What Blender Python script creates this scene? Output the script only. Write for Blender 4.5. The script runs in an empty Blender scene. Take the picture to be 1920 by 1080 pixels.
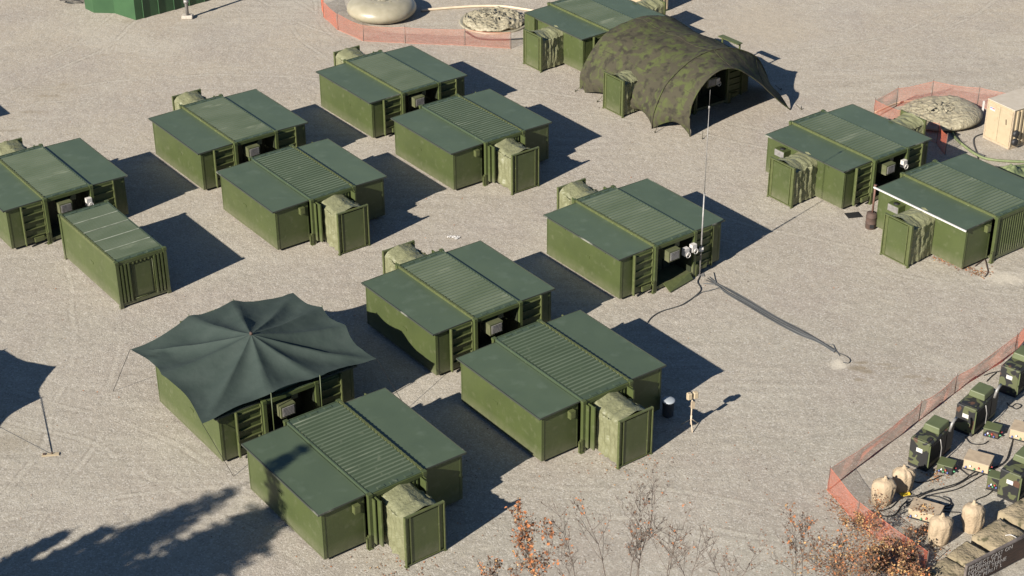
import bpy, math, random
from math import sin, cos, pi, radians as R, sqrt, atan2, hypot
from mathutils import Vector, Matrix, noise
random.seed(7)
SC = bpy.context.scene
COL = SC.collection

# ------------------------------------------------------------------ camera
F, CH, PITCH, ROLL = 3249.0, 40.681, 0.517522, -0.004728
cp, sp, cr, sr = cos(PITCH), sin(PITCH), cos(ROLL), sin(ROLL)
FW = Vector((0, cp, -sp)); RT0 = Vector((1, 0, 0)); UP0 = Vector((0, sp, cp))
RT = RT0 * cr + UP0 * sr; UP = UP0 * cr - RT0 * sr
cam_data = bpy.data.cameras.new('camera'); cam = bpy.data.objects.new('camera', cam_data)
COL.objects.link(cam)
cam.matrix_world = Matrix(((RT.x, UP.x, -FW.x, 0), (RT.y, UP.y, -FW.y, 0), (RT.z, UP.z, -FW.z, CH), (0, 0, 0, 1)))
cam_data.sensor_width = 36; cam_data.lens = 36 * F / 1920
cam_data.clip_end = 6000; cam_data.clip_start = 0.5
SC.camera = cam

# ------------------------------------------------------------------ light
SUN_AZ, SUN_EL = R(47.6), R(28.3)          # shadows travel towards SUN_AZ (math angle in the ground plane)
world = bpy.data.worlds.new('World'); SC.world = world; world.use_nodes = True
wn = world.node_tree.nodes; wl = world.node_tree.links
sky = wn.new('ShaderNodeTexSky'); sky.sky_type = 'NISHITA'; sky.sun_disc = False
sky.sun_elevation = SUN_EL
sdx, sdy = -cos(SUN_AZ), -sin(SUN_AZ)       # towards the sun
sky.sun_rotation = atan2(sdx, sdy)
sky.air_density = 0.75; sky.dust_density = 0.0; sky.ozone_density = 3.0
wn['Background'].inputs['Strength'].default_value = 0.05
wl.new(sky.outputs[0], wn['Background'].inputs['Color'])
sl = bpy.data.lights.new('sun', 'SUN'); sl.energy = 5.0; sl.angle = R(0.55); sl.color = (1.0, 0.93, 0.84)
so = bpy.data.objects.new('sun', sl); COL.objects.link(so)
so.rotation_euler = Vector((cos(SUN_AZ) * cos(SUN_EL), sin(SUN_AZ) * cos(SUN_EL), -sin(SUN_EL))).to_track_quat('-Z', 'Y').to_euler()
so.location = (-60, -40, 80)
vs = SC.view_settings
vs.view_transform = 'Standard'; vs.look = 'None'; vs.gamma = 1; vs.use_curve_mapping = False
vs.exposure = 0.95

# ------------------------------------------------------------------ helpers
def g(u, v, z=0.0):
    """the point at height z that a pixel of the 1920 px photograph shows"""
    d = FW + RT * ((u - 960) / F) - UP * ((v - 540) / F)
    return Vector((0, 0, CH)) + d * ((z - CH) / d.z)

def mat(name, c1, c2=None, scale=2.0, rough=0.6, fac=(0.35, 0.65), c3=None, scale3=12.0, fac3=(0.55, 0.7), bump=0.0,
        bscale=40.0, metal=0.0, spec=0.5, detail=5.0, world_co=False, stretch=None, distort=0.0, bdist=0.01, dust=0.0, vary=0.0):
    m = bpy.data.materials.new(name); m.use_nodes = True
    nt = m.node_tree; n = nt.nodes; l = nt.links
    b = n['Principled BSDF']
    b.inputs['Roughness'].default_value = rough; b.inputs['Metallic'].default_value = metal
    b.inputs['Specular IOR Level'].default_value = spec
    b.inputs['Base Color'].default_value = (*c1, 1)
    if c2 is None and not bump: return m
    if world_co:
        co = n.new('ShaderNodeNewGeometry').outputs['Position']
    else:
        tc = n.new('ShaderNodeTexCoord'); oi = n.new('ShaderNodeObjectInfo')
        mul = n.new('ShaderNodeVectorMath'); mul.operation = 'SCALE'; mul.inputs[0].default_value = (37, 91, 53)
        l.new(oi.outputs['Random'], mul.inputs['Scale'])
        ad = n.new('ShaderNodeVectorMath'); l.new(tc.outputs['Object'], ad.inputs[0]); l.new(mul.outputs[0], ad.inputs[1])
        co = ad.outputs[0]
    if stretch:
        mp = n.new('ShaderNodeMapping'); mp.inputs['Scale'].default_value = stretch; l.new(co, mp.inputs[0]); cs = mp.outputs[0]
    else: cs = co
    col = None
    if c2 is not None:
        nz = n.new('ShaderNodeTexNoise'); nz.inputs['Scale'].default_value = scale; nz.inputs['Detail'].default_value = detail
        nz.inputs['Distortion'].default_value = distort
        l.new(cs, nz.inputs['Vector'])
        mr = n.new('ShaderNodeMapRange'); mr.inputs[1].default_value, mr.inputs[2].default_value = fac; l.new(nz.outputs['Fac'], mr.inputs[0])
        mx = n.new('ShaderNodeMix'); mx.data_type = 'RGBA'; mx.inputs[6].default_value = (*c1, 1); mx.inputs[7].default_value = (*c2, 1)
        l.new(mr.outputs[0], mx.inputs[0]); col = mx.outputs[2]
        if c3 is not None:
            nz3 = n.new('ShaderNodeTexNoise'); nz3.inputs['Scale'].default_value = scale3; nz3.inputs['Detail'].default_value = 6
            l.new(cs, nz3.inputs['Vector'])
            mr3 = n.new('ShaderNodeMapRange'); mr3.inputs[1].default_value, mr3.inputs[2].default_value = fac3; l.new(nz3.outputs['Fac'], mr3.inputs[0])
            mx3 = n.new('ShaderNodeMix'); mx3.data_type = 'RGBA'; l.new(col, mx3.inputs[6]); mx3.inputs[7].default_value = (*c3, 1)
            l.new(mr3.outputs[0], mx3.inputs[0]); col = mx3.outputs[2]
        if vary and not world_co:
            hv = n.new('ShaderNodeHueSaturation'); mv = n.new('ShaderNodeMapRange'); mv.inputs[3].default_value = 1 - vary; mv.inputs[4].default_value = 1 + vary
            l.new(oi.outputs['Random'], mv.inputs[0]); l.new(mv.outputs[0], hv.inputs['Value']); l.new(col, hv.inputs['Color']); col = hv.outputs[0]
        if dust:
            sx_ = n.new('ShaderNodeSeparateXYZ'); l.new(tc.outputs['Object'], sx_.inputs[0])
            md_ = n.new('ShaderNodeMapRange'); md_.inputs[1].default_value = .75; md_.inputs[2].default_value = .1; l.new(sx_.outputs['Z'], md_.inputs[0])
            nd = n.new('ShaderNodeTexNoise'); nd.inputs['Scale'].default_value = 4; nd.inputs['Detail'].default_value = 6; l.new(co, nd.inputs['Vector'])
            mm = n.new('ShaderNodeMath'); mm.operation = 'MULTIPLY'; l.new(md_.outputs[0], mm.inputs[0]); l.new(nd.outputs['Fac'], mm.inputs[1])
            m2 = n.new('ShaderNodeMath'); m2.operation = 'MULTIPLY'; l.new(mm.outputs[0], m2.inputs[0]); m2.inputs[1].default_value = dust
            mxd = n.new('ShaderNodeMix'); mxd.data_type = 'RGBA'; l.new(m2.outputs[0], mxd.inputs[0]); l.new(col, mxd.inputs[6]); mxd.inputs[7].default_value = (.24, .21, .16, 1); col = mxd.outputs[2]
        l.new(col, b.inputs['Base Color'])
    if bump:
        nb = n.new('ShaderNodeTexNoise'); nb.inputs['Scale'].default_value = bscale; nb.inputs['Detail'].default_value = 4
        l.new(co, nb.inputs['Vector'])
        bp = n.new('ShaderNodeBump'); bp.inputs['Strength'].default_value = bump; bp.inputs['Distance'].default_value = bdist
        l.new(nb.outputs['Fac'], bp.inputs['Height']); l.new(bp.outputs[0], b.inputs['Normal'])
    return m

M = {}
M['wall'] = mat('olive paint', (.060, .077, .024), (.050, .065, .021), 0.9, .5, (.3, .7), (.084, .096, .044), 3.0, (.57, .76), bump=.3, bscale=2.2, bdist=.03, dust=.45, vary=.07)
M['roof'] = mat('green roof coating', (.070, .096, .056), (.060, .084, .049), 0.7, .42, (.3, .7), (.095, .124, .083), 1.6, (.56, .86), bump=.25, bscale=1.6, bdist=.04, vary=.07)
M['roofc'] = mat('container roof paint', (.054, .076, .044), (.047, .066, .038), 1.2, .4, (.3, .7), (.11, .13, .085), 3.6, (.64, .76), bump=.15, bscale=8)
M['ridge'] = mat('worn ridge paint with painted sheen', (.086, .110, .064), (.110, .134, .084), 1.0, .42, (.35, .6), (.24, .26, .18), .9, (.60, .80), stretch=(.5, 1, 1), vary=.08)  # paler ridges put the stripe sheen into the colour; pale streaks are wear
M['seam'] = mat('pale worn roof seam', (.30, .32, .24), (.17, .19, .13), 3, .5)
M['rail'] = mat('worn olive edge paint', (.085, .098, .036), (.066, .078, .028), 5, .5, (.35, .65), (.20, .22, .12), 9, (.66, .74))
M['dark'] = mat('shaded dark olive bulkhead paint', (.026, .032, .016), (.020, .025, .012), 2, .6)  # dark olive, deepened so the recess shade sits in the colour
M['edge'] = mat('frayed roof edging with painted shade', (.040, .046, .034), (.030, .036, .028), 3, .7, (.35, .65), (.26, .26, .21), .55, (.60, .66), detail=3) if 0 else mat('frayed roof edging with painted shade', (.038, .044, .032), (.26, .26, .21), .45, .7, (.60, .68), detail=6)  # overhang shade of the end lips put into the colour; pale patches frayed
M['black'] = mat('black rubber', (.015, .015, .016), rough=.6)
M['steel'] = mat('weathered grey metal', (.30, .29, .27), (.20, .19, .18), 4, .5, metal=.3)
M['white'] = mat('white plastic', (.56, .54, .50), (.46, .44, .41), 8, .5)
M['fabric'] = mat('olive tent fabric', (.175, .178, .098), (.145, .148, .078), 3, .5, (.3, .7), (.18, .18, .105), 7, (.55, .75), bump=1, bscale=9, bdist=.04)
M['canopy'] = mat('dark green canopy cloth', (.028, .042, .035), (.038, .053, .045), 1.1, .8, (.3, .7), bump=.5, bscale=2.4, bdist=.05, spec=.3)
M['camonet'] = mat('camouflage tent cloth', (.054, .049, .032), (.066, .077, .028), 1.7, .9, (.46, .62), (.034, .031, .022), 2.3, (.52, .64), distort=.8, bump=.7, bscale=5, bdist=.04, spec=.2)
M['camo'] = mat('woodland camouflage paint', (.082, .090, .042), (.018, .018, .018), 2.4, .55, (.48, .50), (.085, .045, .028), 1.6, (.62, .64), distort=.4, detail=1)
M['gentop'] = mat('leaf green painted hood', (.098, .115, .050), (.082, .098, .042), 2, .5)
M['tan'] = mat('desert tan paint', (.40, .33, .215), (.36, .29, .19), 3, .55, (.3, .7), (.33, .25, .15), 6, (.63, .72))
M['tanroof'] = mat('pale tan roof paint', (.46, .41, .33), (.41, .36, .28), 3, .55)
M['tantop'] = mat('dusty tan lid', (.40, .32, .22), (.33, .26, .18), 5, .7)
M['bladder'] = mat('tan rubberised fabric', (.32, .29, .21), (.27, .245, .17), 2, .38, bump=.2, bscale=6, bdist=.02)
M['crumple'] = mat('crumpled tan rubberised fabric', (.32, .29, .20), (.25, .22, .15), 4, .55, (.35, .65), (.20, .17, .10), 7, (.58, .68), bump=1, bscale=5, bdist=.1)
M['bagcloth'] = mat('tan canvas', (.38, .295, .195), (.33, .255, .165), 5, .8, bump=.8, bscale=12, bdist=.04)
M['orange'] = mat('orange plastic netting', (.88, .30, .18), (.80, .25, .14), 1.0, .6)
_n = M['orange'].node_tree.nodes; _l = M['orange'].node_tree.links; _t = _n.new('ShaderNodeBsdfTranslucent'); _t.inputs[0].default_value = (.85, .22, .10, 1)
_m = _n.new('ShaderNodeMixShader'); _m.inputs[0].default_value = .4; _l.new(_n['Principled BSDF'].outputs[0], _m.inputs[1]); _l.new(_t.outputs[0], _m.inputs[2]); _l.new(_m.outputs[0], _n['Material Output'].inputs[0])
M['post'] = mat('rusty steel post', (.10, .07, .055), rough=.7)
M['shed'] = mat('bright green sheet metal', (.036, .090, .036), (.028, .074, .030), 1.0, .45)
M['rust'] = mat('rusty brown steel', (.085, .052, .038), (.055, .036, .028), 4, .8)
M['pipe'] = mat('brown stove pipe', (.15, .075, .05), (.11, .06, .045), 4, .7)
M['cable'] = mat('dark grey cable rubber', (.045, .047, .048), rough=.6)
M['cablel'] = mat('grey cable rubber', (.095, .10, .10), rough=.6)
M['bin'] = mat('slate blue plastic', (.035, .042, .052), rough=.5)
M['binlid'] = mat('pale grey bin lid', (.30, .33, .35), rough=.5)
M['stone'] = mat('mossy stone', (.29, .235, .15), (.20, .165, .10), 1.6, .9, (.35, .65), (.075, .068, .035), 3.2, (.56, .68), bump=1, bscale=9, bdist=.06, world_co=True)
M['wood'] = mat('dark stained wood', (.055, .030, .020), (.030, .020, .016), 3, .7, stretch=(1, 1, 8), bump=.6, bscale=14)
M['wooded'] = mat('weathered sign rail', (.16, .135, .12), (.09, .075, .065), 4, .7)
M['letter'] = mat('chalky white lettering', (.33, .31, .29), rough=.8)
M['yellow'] = mat('yellow plastic', (.80, .55, .04), rough=.5)
M['concrete'] = mat('pale concrete', (.48, .43, .36), (.38, .34, .28), 8, .9)
M['hose'] = mat('tan hose rubber', (.58, .47, .34), (.50, .41, .29), 3, .6)
M['bark'] = mat('brown grey bark', (.13, .10, .08), (.09, .07, .055), 8, .9)
M['needle'] = mat('dark needles', (.035, .055, .022), (.055, .075, .03), 5, .8, world_co=True)
M['leafo'] = mat('orange dry leaf', (.42, .16, .055), (.30, .11, .04), 2, .8, world_co=True)
M['leafb'] = mat('brown dry leaf', (.24, .115, .055), (.15, .075, .04), 2, .8, world_co=True)
M['leafd'] = mat('dark brown dry leaf', (.085, .05, .03), (.12, .065, .035), 2, .8, world_co=True)
M['leafy'] = mat('ochre dry leaf', (.45, .28, .12), (.34, .21, .09), 2, .8, world_co=True)
M['red'] = mat('red connector cap', (.42, .06, .05), rough=.5)
M['blue'] = mat('blue connector cap', (.10, .13, .34), rough=.5)
M['green'] = mat('green connector cap', (.08, .28, .13), rough=.5)
M['palew'] = mat('pale connector cap', (.75, .75, .78), rough=.5)
M['ctarp'] = mat('pale green crumpled tarp', (.17, .20, .09), (.12, .15, .07), 3, .7, bump=.8, bscale=5, bdist=.06)

# ---- gravel
def gravel():
    m = bpy.data.materials.new('gravel'); m.use_nodes = True
    nt = m.node_tree; n = nt.nodes; l = nt.links; b = n['Principled BSDF']
    b.inputs['Roughness'].default_value = .95; b.inputs['Specular IOR Level'].default_value = .15
    pos = n.new('ShaderNodeNewGeometry').outputs['Position']
    def N(scale, detail=6, rough=.6, vec=None, dist=0):
        x = n.new('ShaderNodeTexNoise'); x.inputs['Scale'].default_value = scale; x.inputs['Detail'].default_value = detail
        x.inputs['Roughness'].default_value = rough; x.inputs['Distortion'].default_value = dist
        l.new(vec or pos, x.inputs['Vector']); return x.outputs['Fac']
    def MR(v, a, b_, c=0, d=1):
        x = n.new('ShaderNodeMapRange'); x.inputs[1].default_value = a; x.inputs[2].default_value = b_
        x.inputs[3].default_value = c; x.inputs[4].default_value = d; l.new(v, x.inputs[0]); return x.outputs[0]
    def MIX(f, a, b_, mode='MIX'):
        x = n.new('ShaderNodeMix'); x.data_type = 'RGBA'; x.blend_type = mode
        if isinstance(f, float): x.inputs[0].default_value = f
        else: l.new(f, x.inputs[0])
        for i, v in ((6, a), (7, b_)):
            if isinstance(v, tuple): x.inputs[i].default_value = (*v, 1)
            else: l.new(v, x.inputs[i])
        return x.outputs[2]
    def MATH(op, a, b_):
        x = n.new('ShaderNodeMath'); x.operation = op
        for i, v in ((0, a), (1, b_)):
            if isinstance(v, (int, float)): x.inputs[i].default_value = v
            else: l.new(v, x.inputs[i])
        return x.outputs[0]
    sep = n.new('ShaderNodeSeparateXYZ'); l.new(pos, sep.inputs[0])
    # beige (far) to grey (near) soil
    farf = MR(MATH('ADD', sep.outputs['Y'], MATH('MULTIPLY', N(.06, 3), 40)), 75, 125)
    base = MIX(farf, GR_NEAR, GR_FAR)
    base = MIX(MR(N(.16, 5, .6), .40, .66), base, GR_PINK)
    base = MIX(MR(N(.9, 6, .65), .50, .75, 0, .5), base, GR_LIGHT)
    base = MIX(MR(N(.35, 5, .6, dist=.8), .58, .74, 0, .22), base, GR_DARK)
    base = MIX(MR(N(.11, 4, .6, dist=.6), .50, .66, 0, .50), base, GR_LIGHT)
    base = MIX(MR(N(.19, 5, .65, dist=1.0), .54, .70, 0, .45), base, GR_DARK)
    # wheel tracks and drag marks: noise stretched along three driving directions
    for ang, sx, sc_, fa in ((-40, 12, .20, .24), (35, 9, .22, .16), (-62, 12, .18, .16)):
        mp = n.new('ShaderNodeMapping'); mp.inputs['Rotation'].default_value = (0, 0, R(ang)); mp.inputs['Scale'].default_value = (1, sx, 1); l.new(pos, mp.inputs[0])
        t = N(sc_, 3, .5, mp.outputs[0]); msk = MR(N(.045, 2), .46, .60)
        base = MIX(MATH('MULTIPLY', MR(t, .50, .62, 0, fa * 1.5), msk), base, GR_DARK)
        base = MIX(MATH('MULTIPLY', MR(t, .50, .38, 0, fa * 1.5), msk), base, GR_LIGHT)
    for sc_, a_, b__, f_ in ((2.2, .52, .66, .30), (5.0, .55, .68, .30)):
        base = MIX(MR(N(sc_, 5, .65, dist=1.2), a_, b__, 0, f_), base, GR_DARK)
        base = MIX(MR(N(sc_ * 1.17, 5, .65, dist=1.2), 1 - a_, 1 - b__, 0, f_), base, GR_LIGHT)
    # curved tyre tracks in pairs
    brk = MR(N(.5, 4, .7), .42, .58); wob = MATH('MULTIPLY', N(.07, 2), 3.0)
    for (cx, cy, rr) in ((-15, 42, 55), (-15, 42, 57), (-62, 60, 44), (-62, 60, 46), (-5, 12, 44), (-5, 12, 45.9), (36, 122, 52), (36, 122, 54), (-70, 120, 47), (-70, 120, 49), (62, 34, 49), (62, 34, 51), (-40, 20, 46), (-40, 20, 47.9), (8, 128, 30), (8, 128, 31.9)):
        sb = n.new('ShaderNodeVectorMath'); sb.operation = 'SUBTRACT'; l.new(pos, sb.inputs[0]); sb.inputs[1].default_value = (cx, cy, 0)
        le = n.new('ShaderNodeVectorMath'); le.operation = 'LENGTH'; l.new(sb.outputs[0], le.inputs[0])
        dd = MATH('ABSOLUTE', MATH('ADD', MATH('SUBTRACT', le.outputs['Value'], rr), wob), 0)
        e1 = MATH('MULTIPLY', MR(dd, .10, .16), MR(dd, .26, .18))
        base = MIX(MATH('MULTIPLY', MATH('MULTIPLY', e1, brk), .75), base, GR_DARK)
        base = MIX(MATH('MULTIPLY', MATH('MULTIPLY', MR(dd, .14, .05), brk), .55), base, GR_LIGHT)
    # stones: light and dark specks at several sizes
    vo = n.new('ShaderNodeTexVoronoi'); vo.inputs['Scale'].default_value = 17; l.new(pos, vo.inputs['Vector'])
    sp_ = n.new('ShaderNodeSeparateColor'); l.new(vo.outputs['Color'], sp_.inputs[0])
    base = MIX(MR(sp_.outputs[0], .72, .98, 0, .42), base, GR_SPD)
    base = MIX(MR(sp_.outputs[1], .70, .98, 0, .48), base, GR_SPL)
    base = MIX(MR(N(26, 4, .7), .57, .68, 0, .55), base, GR_SPD)
    base = MIX(MR(N(8, 5, .75), .58, .72, 0, .25), base, GR_SPD)
    base = MIX(MR(N(9.5, 5, .75), .42, .30, 0, .38), base, GR_SPL)
    # worn spots with their own place: spilled pale sand, damp brown dirt
    spn = MATH('MULTIPLY', N(3.0, 5, .7), 1.6)
    def spot(u, v, rx, ry, colr, strength, base):
        c = g(u, v)
        sub = n.new('ShaderNodeVectorMath'); sub.operation = 'SUBTRACT'; l.new(pos, sub.inputs[0]); sub.inputs[1].default_value = (c.x, c.y, 0)
        mu = n.new('ShaderNodeVectorMath'); mu.operation = 'MULTIPLY'; l.new(sub.outputs[0], mu.inputs[0]); mu.inputs[1].default_value = (1 / rx, 1 / ry, 0)
        ln = n.new('ShaderNodeVectorMath'); ln.operation = 'LENGTH'; l.new(mu.outputs[0], ln.inputs[0])
        v_ = MATH('ADD', ln.outputs['Value'], spn)
        return MIX(MR(v_, 1.7, 1.15, 0, strength), base, colr)
    base = spot(1572, 684, .55, .55, GR_SAND, .8, base)
    base = spot(1885, 522, 1.5, .9, GR_SAND, .6, base)
    base = spot(1850, 505, .6, .5, GR_SAND, .6, base)
    for (u_, v_, rx_, ry_, st_) in ((1615, 680, .5, .16, .7), (1608, 690, .6, .28, .7), (1625, 697, .5, .22, .7), (1655, 683, .7, .15, .5), (1612, 712, .3, .2, .6), (1670, 690, .7, .2, .35), (1710, 706, .5, .2, .5), (1742, 711, .35, .2, .6), (1735, 718, .35, .2, .4), (1768, 716, .4, .15, .4),
                                   (90, 180, 1.2, .3, .4), (60, 210, 1.4, .3, .4), (120, 158, .6, .25, .4), (15, 245, 1.4, .3, .35), (195, 103, .5, .18, .4), (240, 40, .6, .4, .3)): base = spot(u_, v_, rx_, ry_, GR_DIRT, st_, base)
    base = spot(1210, 48, 1.2, 1.2, GR_DIRT, .2, base)
    base = spot(90, 170, 3.0, 2.0, GR_DIRT, .15, base)
    base = spot(1430, 45, 5.0, 6.0, GR_FAR, .5, base)
    base = spot(20, 830, 1.6, 1.2, GR_DIRT, .25, base)
    l.new(base, b.inputs['Base Color'])
    h = MATH('ADD', MATH('MULTIPLY', vo.outputs['Distance'], -.35), MATH('ADD', MATH('MULTIPLY', N(22, 4, .7), .9), MATH('MULTIPLY', N(1.6, 5, .6), 2.2)))
    bp = n.new('ShaderNodeBump'); bp.inputs['Strength'].default_value = .75; bp.inputs['Distance'].default_value = .03
    l.new(h, bp.inputs['Height']); l.new(bp.outputs[0], b.inputs['Normal'])
    return m
GR_NEAR = (.318, .294, .240); GR_FAR = (.372, .322, .250); GR_PINK = (.318, .278, .232)
GR_LIGHT = (.425, .39, .32); GR_DARK = (.265, .235, .19); GR_SPD = (.150, .135, .11); GR_SPL = (.56, .53, .47)
GR_SAND = (.56, .51, .41); GR_DIRT = (.22, .18, .12)
M['gravel'] = gravel()

class MB:
    def __init__(s): s.v = []; s.f = []; s.m = []; s.sm = []; s.mi = 0
    def add(s, vs, fs, smooth=False, X=None):
        k = len(s.v); s.v += [tuple(X @ Vector(p)) if X is not None else tuple(p) for p in vs]
        for f in fs: s.f.append(tuple(i + k for i in f)); s.m.append(s.mi); s.sm.append(smooth)
    def box(s, x0, x1, y0, y1, z0, z1, X=None):
        s.add([(x, y, z) for z in (z0, z1) for x, y in ((x0, y0), (x1, y0), (x1, y1), (x0, y1))],
              [(3, 2, 1, 0), (4, 5, 6, 7), (0, 1, 5, 4), (1, 2, 6, 5), (2, 3, 7, 6), (3, 0, 4, 7)], X=X); return s
    def bar(s, a, b, w, h=None):
        a = Vector(a); b = Vector(b); h = h or w; d = (b - a).normalized()
        u = d.cross(Vector((0, 0, 1)));
        if u.length < 1e-3: u = Vector((1, 0, 0))
        u.normalize(); t = u.cross(d).normalized()
        P = [c + u * (w / 2 * i) + t * (h / 2 * j) for c in (a, b) for i, j in ((-1, -1), (1, -1), (1, 1), (-1, 1))]
        s.add(P, [(3, 2, 1, 0), (4, 5, 6, 7), (0, 1, 5, 4), (1, 2, 6, 5), (2, 3, 7, 6), (3, 0, 4, 7)]); return s
    def tube(s, pts, r, n=6, caps=True):
        pts = [Vector(p) for p in pts]; rs = r if isinstance(r, (list, tuple)) else [r] * len(pts)
        vs = []; fs = []
        for i, p in enumerate(pts):
            d = (pts[min(i + 1, len(pts) - 1)] - pts[max(i - 1, 0)]).normalized()
            u = d.cross(Vector((0, 0, 1)))
            if u.length < 1e-2: u = d.cross(Vector((0, 1, 0)))
            u.normalize(); t = d.cross(u)
            vs += [p + (u * cos(2 * pi * k / n) + t * sin(2 * pi * k / n)) * rs[i] for k in range(n)]
        for i in range(len(pts) - 1):
            for k in range(n):
                a = i * n + k; b = i * n + (k + 1) % n; fs.append((a, b, b + n, a + n))
        if caps: fs.append(tuple(range(n))[::-1]); fs.append(tuple((len(pts) - 1) * n + k for k in range(n)))
        s.add(vs, fs, smooth=n > 4); return s
    def cyl(s, x, y, z0, z1, r, n=12, r2=None): return s.tube([(x, y, z0), (x, y, z1)], [r, r if r2 is None else r2], n)
    def lathe(s, prof, n=24, c=(0, 0, 0), fn=None):
        vs = []; fs = []
        for (r, z) in prof:
            for k in range(n):
                a = 2 * pi * k / n; p = Vector((c[0] + r * cos(a), c[1] + r * sin(a), c[2] + z))
                vs.append(fn(p) if fn else p)
        for i in range(len(prof) - 1):
            for k in range(n):
                a = i * n + k; b = i * n + (k + 1) % n; fs.append((a, b, b + n, a + n))
        fs.append(tuple((len(prof) - 1) * n + k for k in range(n)))
        s.add(vs, fs, smooth=True); return s
    def grid(s, fn, nu, nv, smooth=True, closed=False):
        vs = [fn(i / nu, j / nv) for j in range(nv + 1) for i in range(nu + 1)]
        fs = [(j * (nu + 1) + i, j * (nu + 1) + i + 1, (j + 1) * (nu + 1) + i + 1, (j + 1) * (nu + 1) + i) for j in range(nv) for i in range(nu)]
        s.add(vs, fs, smooth=smooth); return s
    def mesh(s, name, mats):
        me = bpy.data.meshes.new(name); me.from_pydata([tuple(v) for v in s.v], [], s.f)
        for mm in (mats if isinstance(mats, (list, tuple)) else [mats]): me.materials.append(M[mm] if isinstance(mm, str) else mm)
        me.polygons.foreach_set('material_index', s.m); me.polygons.foreach_set('use_smooth', s.sm); me.update(); return me
    def build(s, name, mats, parent=None, **k): return put(name, s.mesh(name, mats), parent, **k)

def put(name, me, parent=None, loc=(0, 0, 0), rz=0, **props):
    o = bpy.data.objects.new(name, me); COL.objects.link(o); o.location = loc; o.rotation_euler = (0, 0, rz)
    if parent is not None: o.parent = parent
    for k, v in props.items(): o[k] = v
    return o
def tag(o, label, cat, group=None):
    o['label'] = label; o['category'] = cat
    if group: o['group'] = group
    return o
def thing(name, label, cat, loc=(0, 0, 0), rz=0, group=None):
    o = put(name, None, None, loc, rz); return tag(o, label, cat, group)
def struct(o): o['kind'] = 'structure'; return o
def bev(o, w=.01, seg=1):
    md = o.modifiers.new('bevel', 'BEVEL'); md.width = w; md.segments = seg; md.limit_method = 'ANGLE'; return o

# ------------------------------------------------------------------ ground
gm = MB(); S_ = 1500
gm.add([(-S_, -S_ + 60, 0), (S_, -S_ + 60, 0), (S_, S_ + 60, 0), (-S_, S_ + 60, 0)], [(0, 1, 2, 3)])
struct(gm.build('gravel_ground', 'gravel'))

# ------------------------------------------------------------------ shelter meshes (shared)
W, L, H = 1.219, 3.029, 2.438
YAW = R(36.65)
Z0 = .14
def corr_roof(L_, H_, n, seams=()):
    """corrugated sheet: ridges run across the width"""
    b = MB(); y0, y1 = -L_ + .32, L_ - .32; p = (y1 - y0) / n; x0, x1 = -W + .07, W - .07
    prof = [(-L_ + .01, .0), (-L_ + .30, .0)]
    for i in range(n):
        y = y0 + i * p; hgt = .042
        prof += [(y + p * .05, 0), (y + p * .28, hgt), (y + p * .62, hgt), (y + p * .85, 0)]
    prof += [(L_ - .30, 0), (L_ - .01, 0)]
    vs = []; fs = []
    for (y, z) in prof: vs += [(x0, y, H_ - .03 + z), (x1, y, H_ - .03 + z)]
    for i in range(len(prof) - 1): fs.append((2 * i, 2 * i + 1, 2 * i + 3, 2 * i + 2))
    k0 = len(b.f); b.add(vs, fs)
    for i in range(n): b.m[k0 + 2 + 4 * i] = 1; b.m[k0 + 3 + 4 * i] = 1
    b.mi = 2
    for y in seams: b.box(x0, x1, y - .03, y + .03, H_ - .03, H_ + .02)
    b.mi = 0
    for sy in (-1, 1):
        b.box(x0, x1, sy * (L_ - .02) - .012, sy * (L_ - .02) + .012, H_ - .09, H_ - .004)
        for q in (-.62, .05, .6): b.box(q - .16, q + .16, sy * (L_ - .16) - .07, sy * (L_ - .16) + .07, H_ - .03, H_ - .006)
    return b
ME = {}
ME['roof'] = corr_roof(L, H, 24).mesh('roof', ['roofc', 'ridge', 'seam'])
def frame():
    b = MB()
    for sx in (-1, 1):
        for sy in (-1, 1):
            b.box(sx * W - .075, sx * W + .075, sy * L - .08, sy * L + .08, .0, H - .075)
            b.box(sx * W - .09, sx * W + .09, sy * L - .09, sy * L + .09, H - .12, H + .006)
            b.box(sx * W - .09, sx * W + .09, sy * L - .09, sy * L + .09, 0, .12)
    for sy in (-1, 1):
        b.box(-W + .09, W - .09, sy * L - .05, sy * L + .05, H - .2, H - .035)
        b.box(-W + .09, W - .09, sy * L - .05, sy * L + .05, .10, .26)
    b.box(-W, W, -L + .1, L - .1, .13, .2)
    return b
ME['frame'] = frame().mesh('frame', 'wall')
def rail(sx):
    b = MB(); b.box(sx * W - (.045 if sx < 0 else .05), sx * W + (.045 if sx < 0 else .012), -L + .095, L - .095, H - .17, H + (.012 if sx < 0 else .0))
    for i in range(22):
        y = -L + .3 + i * (2 * L - .6) / 21
        if sx > 0: break
        b.box(sx * W - .055, sx * W + .055, y - .03, y + .03, H - .02, H + .022)
    return b
ME['railL'] = rail(-1).mesh('side_rail', 'rail'); ME['railR'] = rail(1).mesh('side_rail', 'roofc')  # right rail in darker roof paint: its shaded side put into the colour
XW, YW, XR, YR = 3.136, 2.775, 3.323, 2.857
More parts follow.
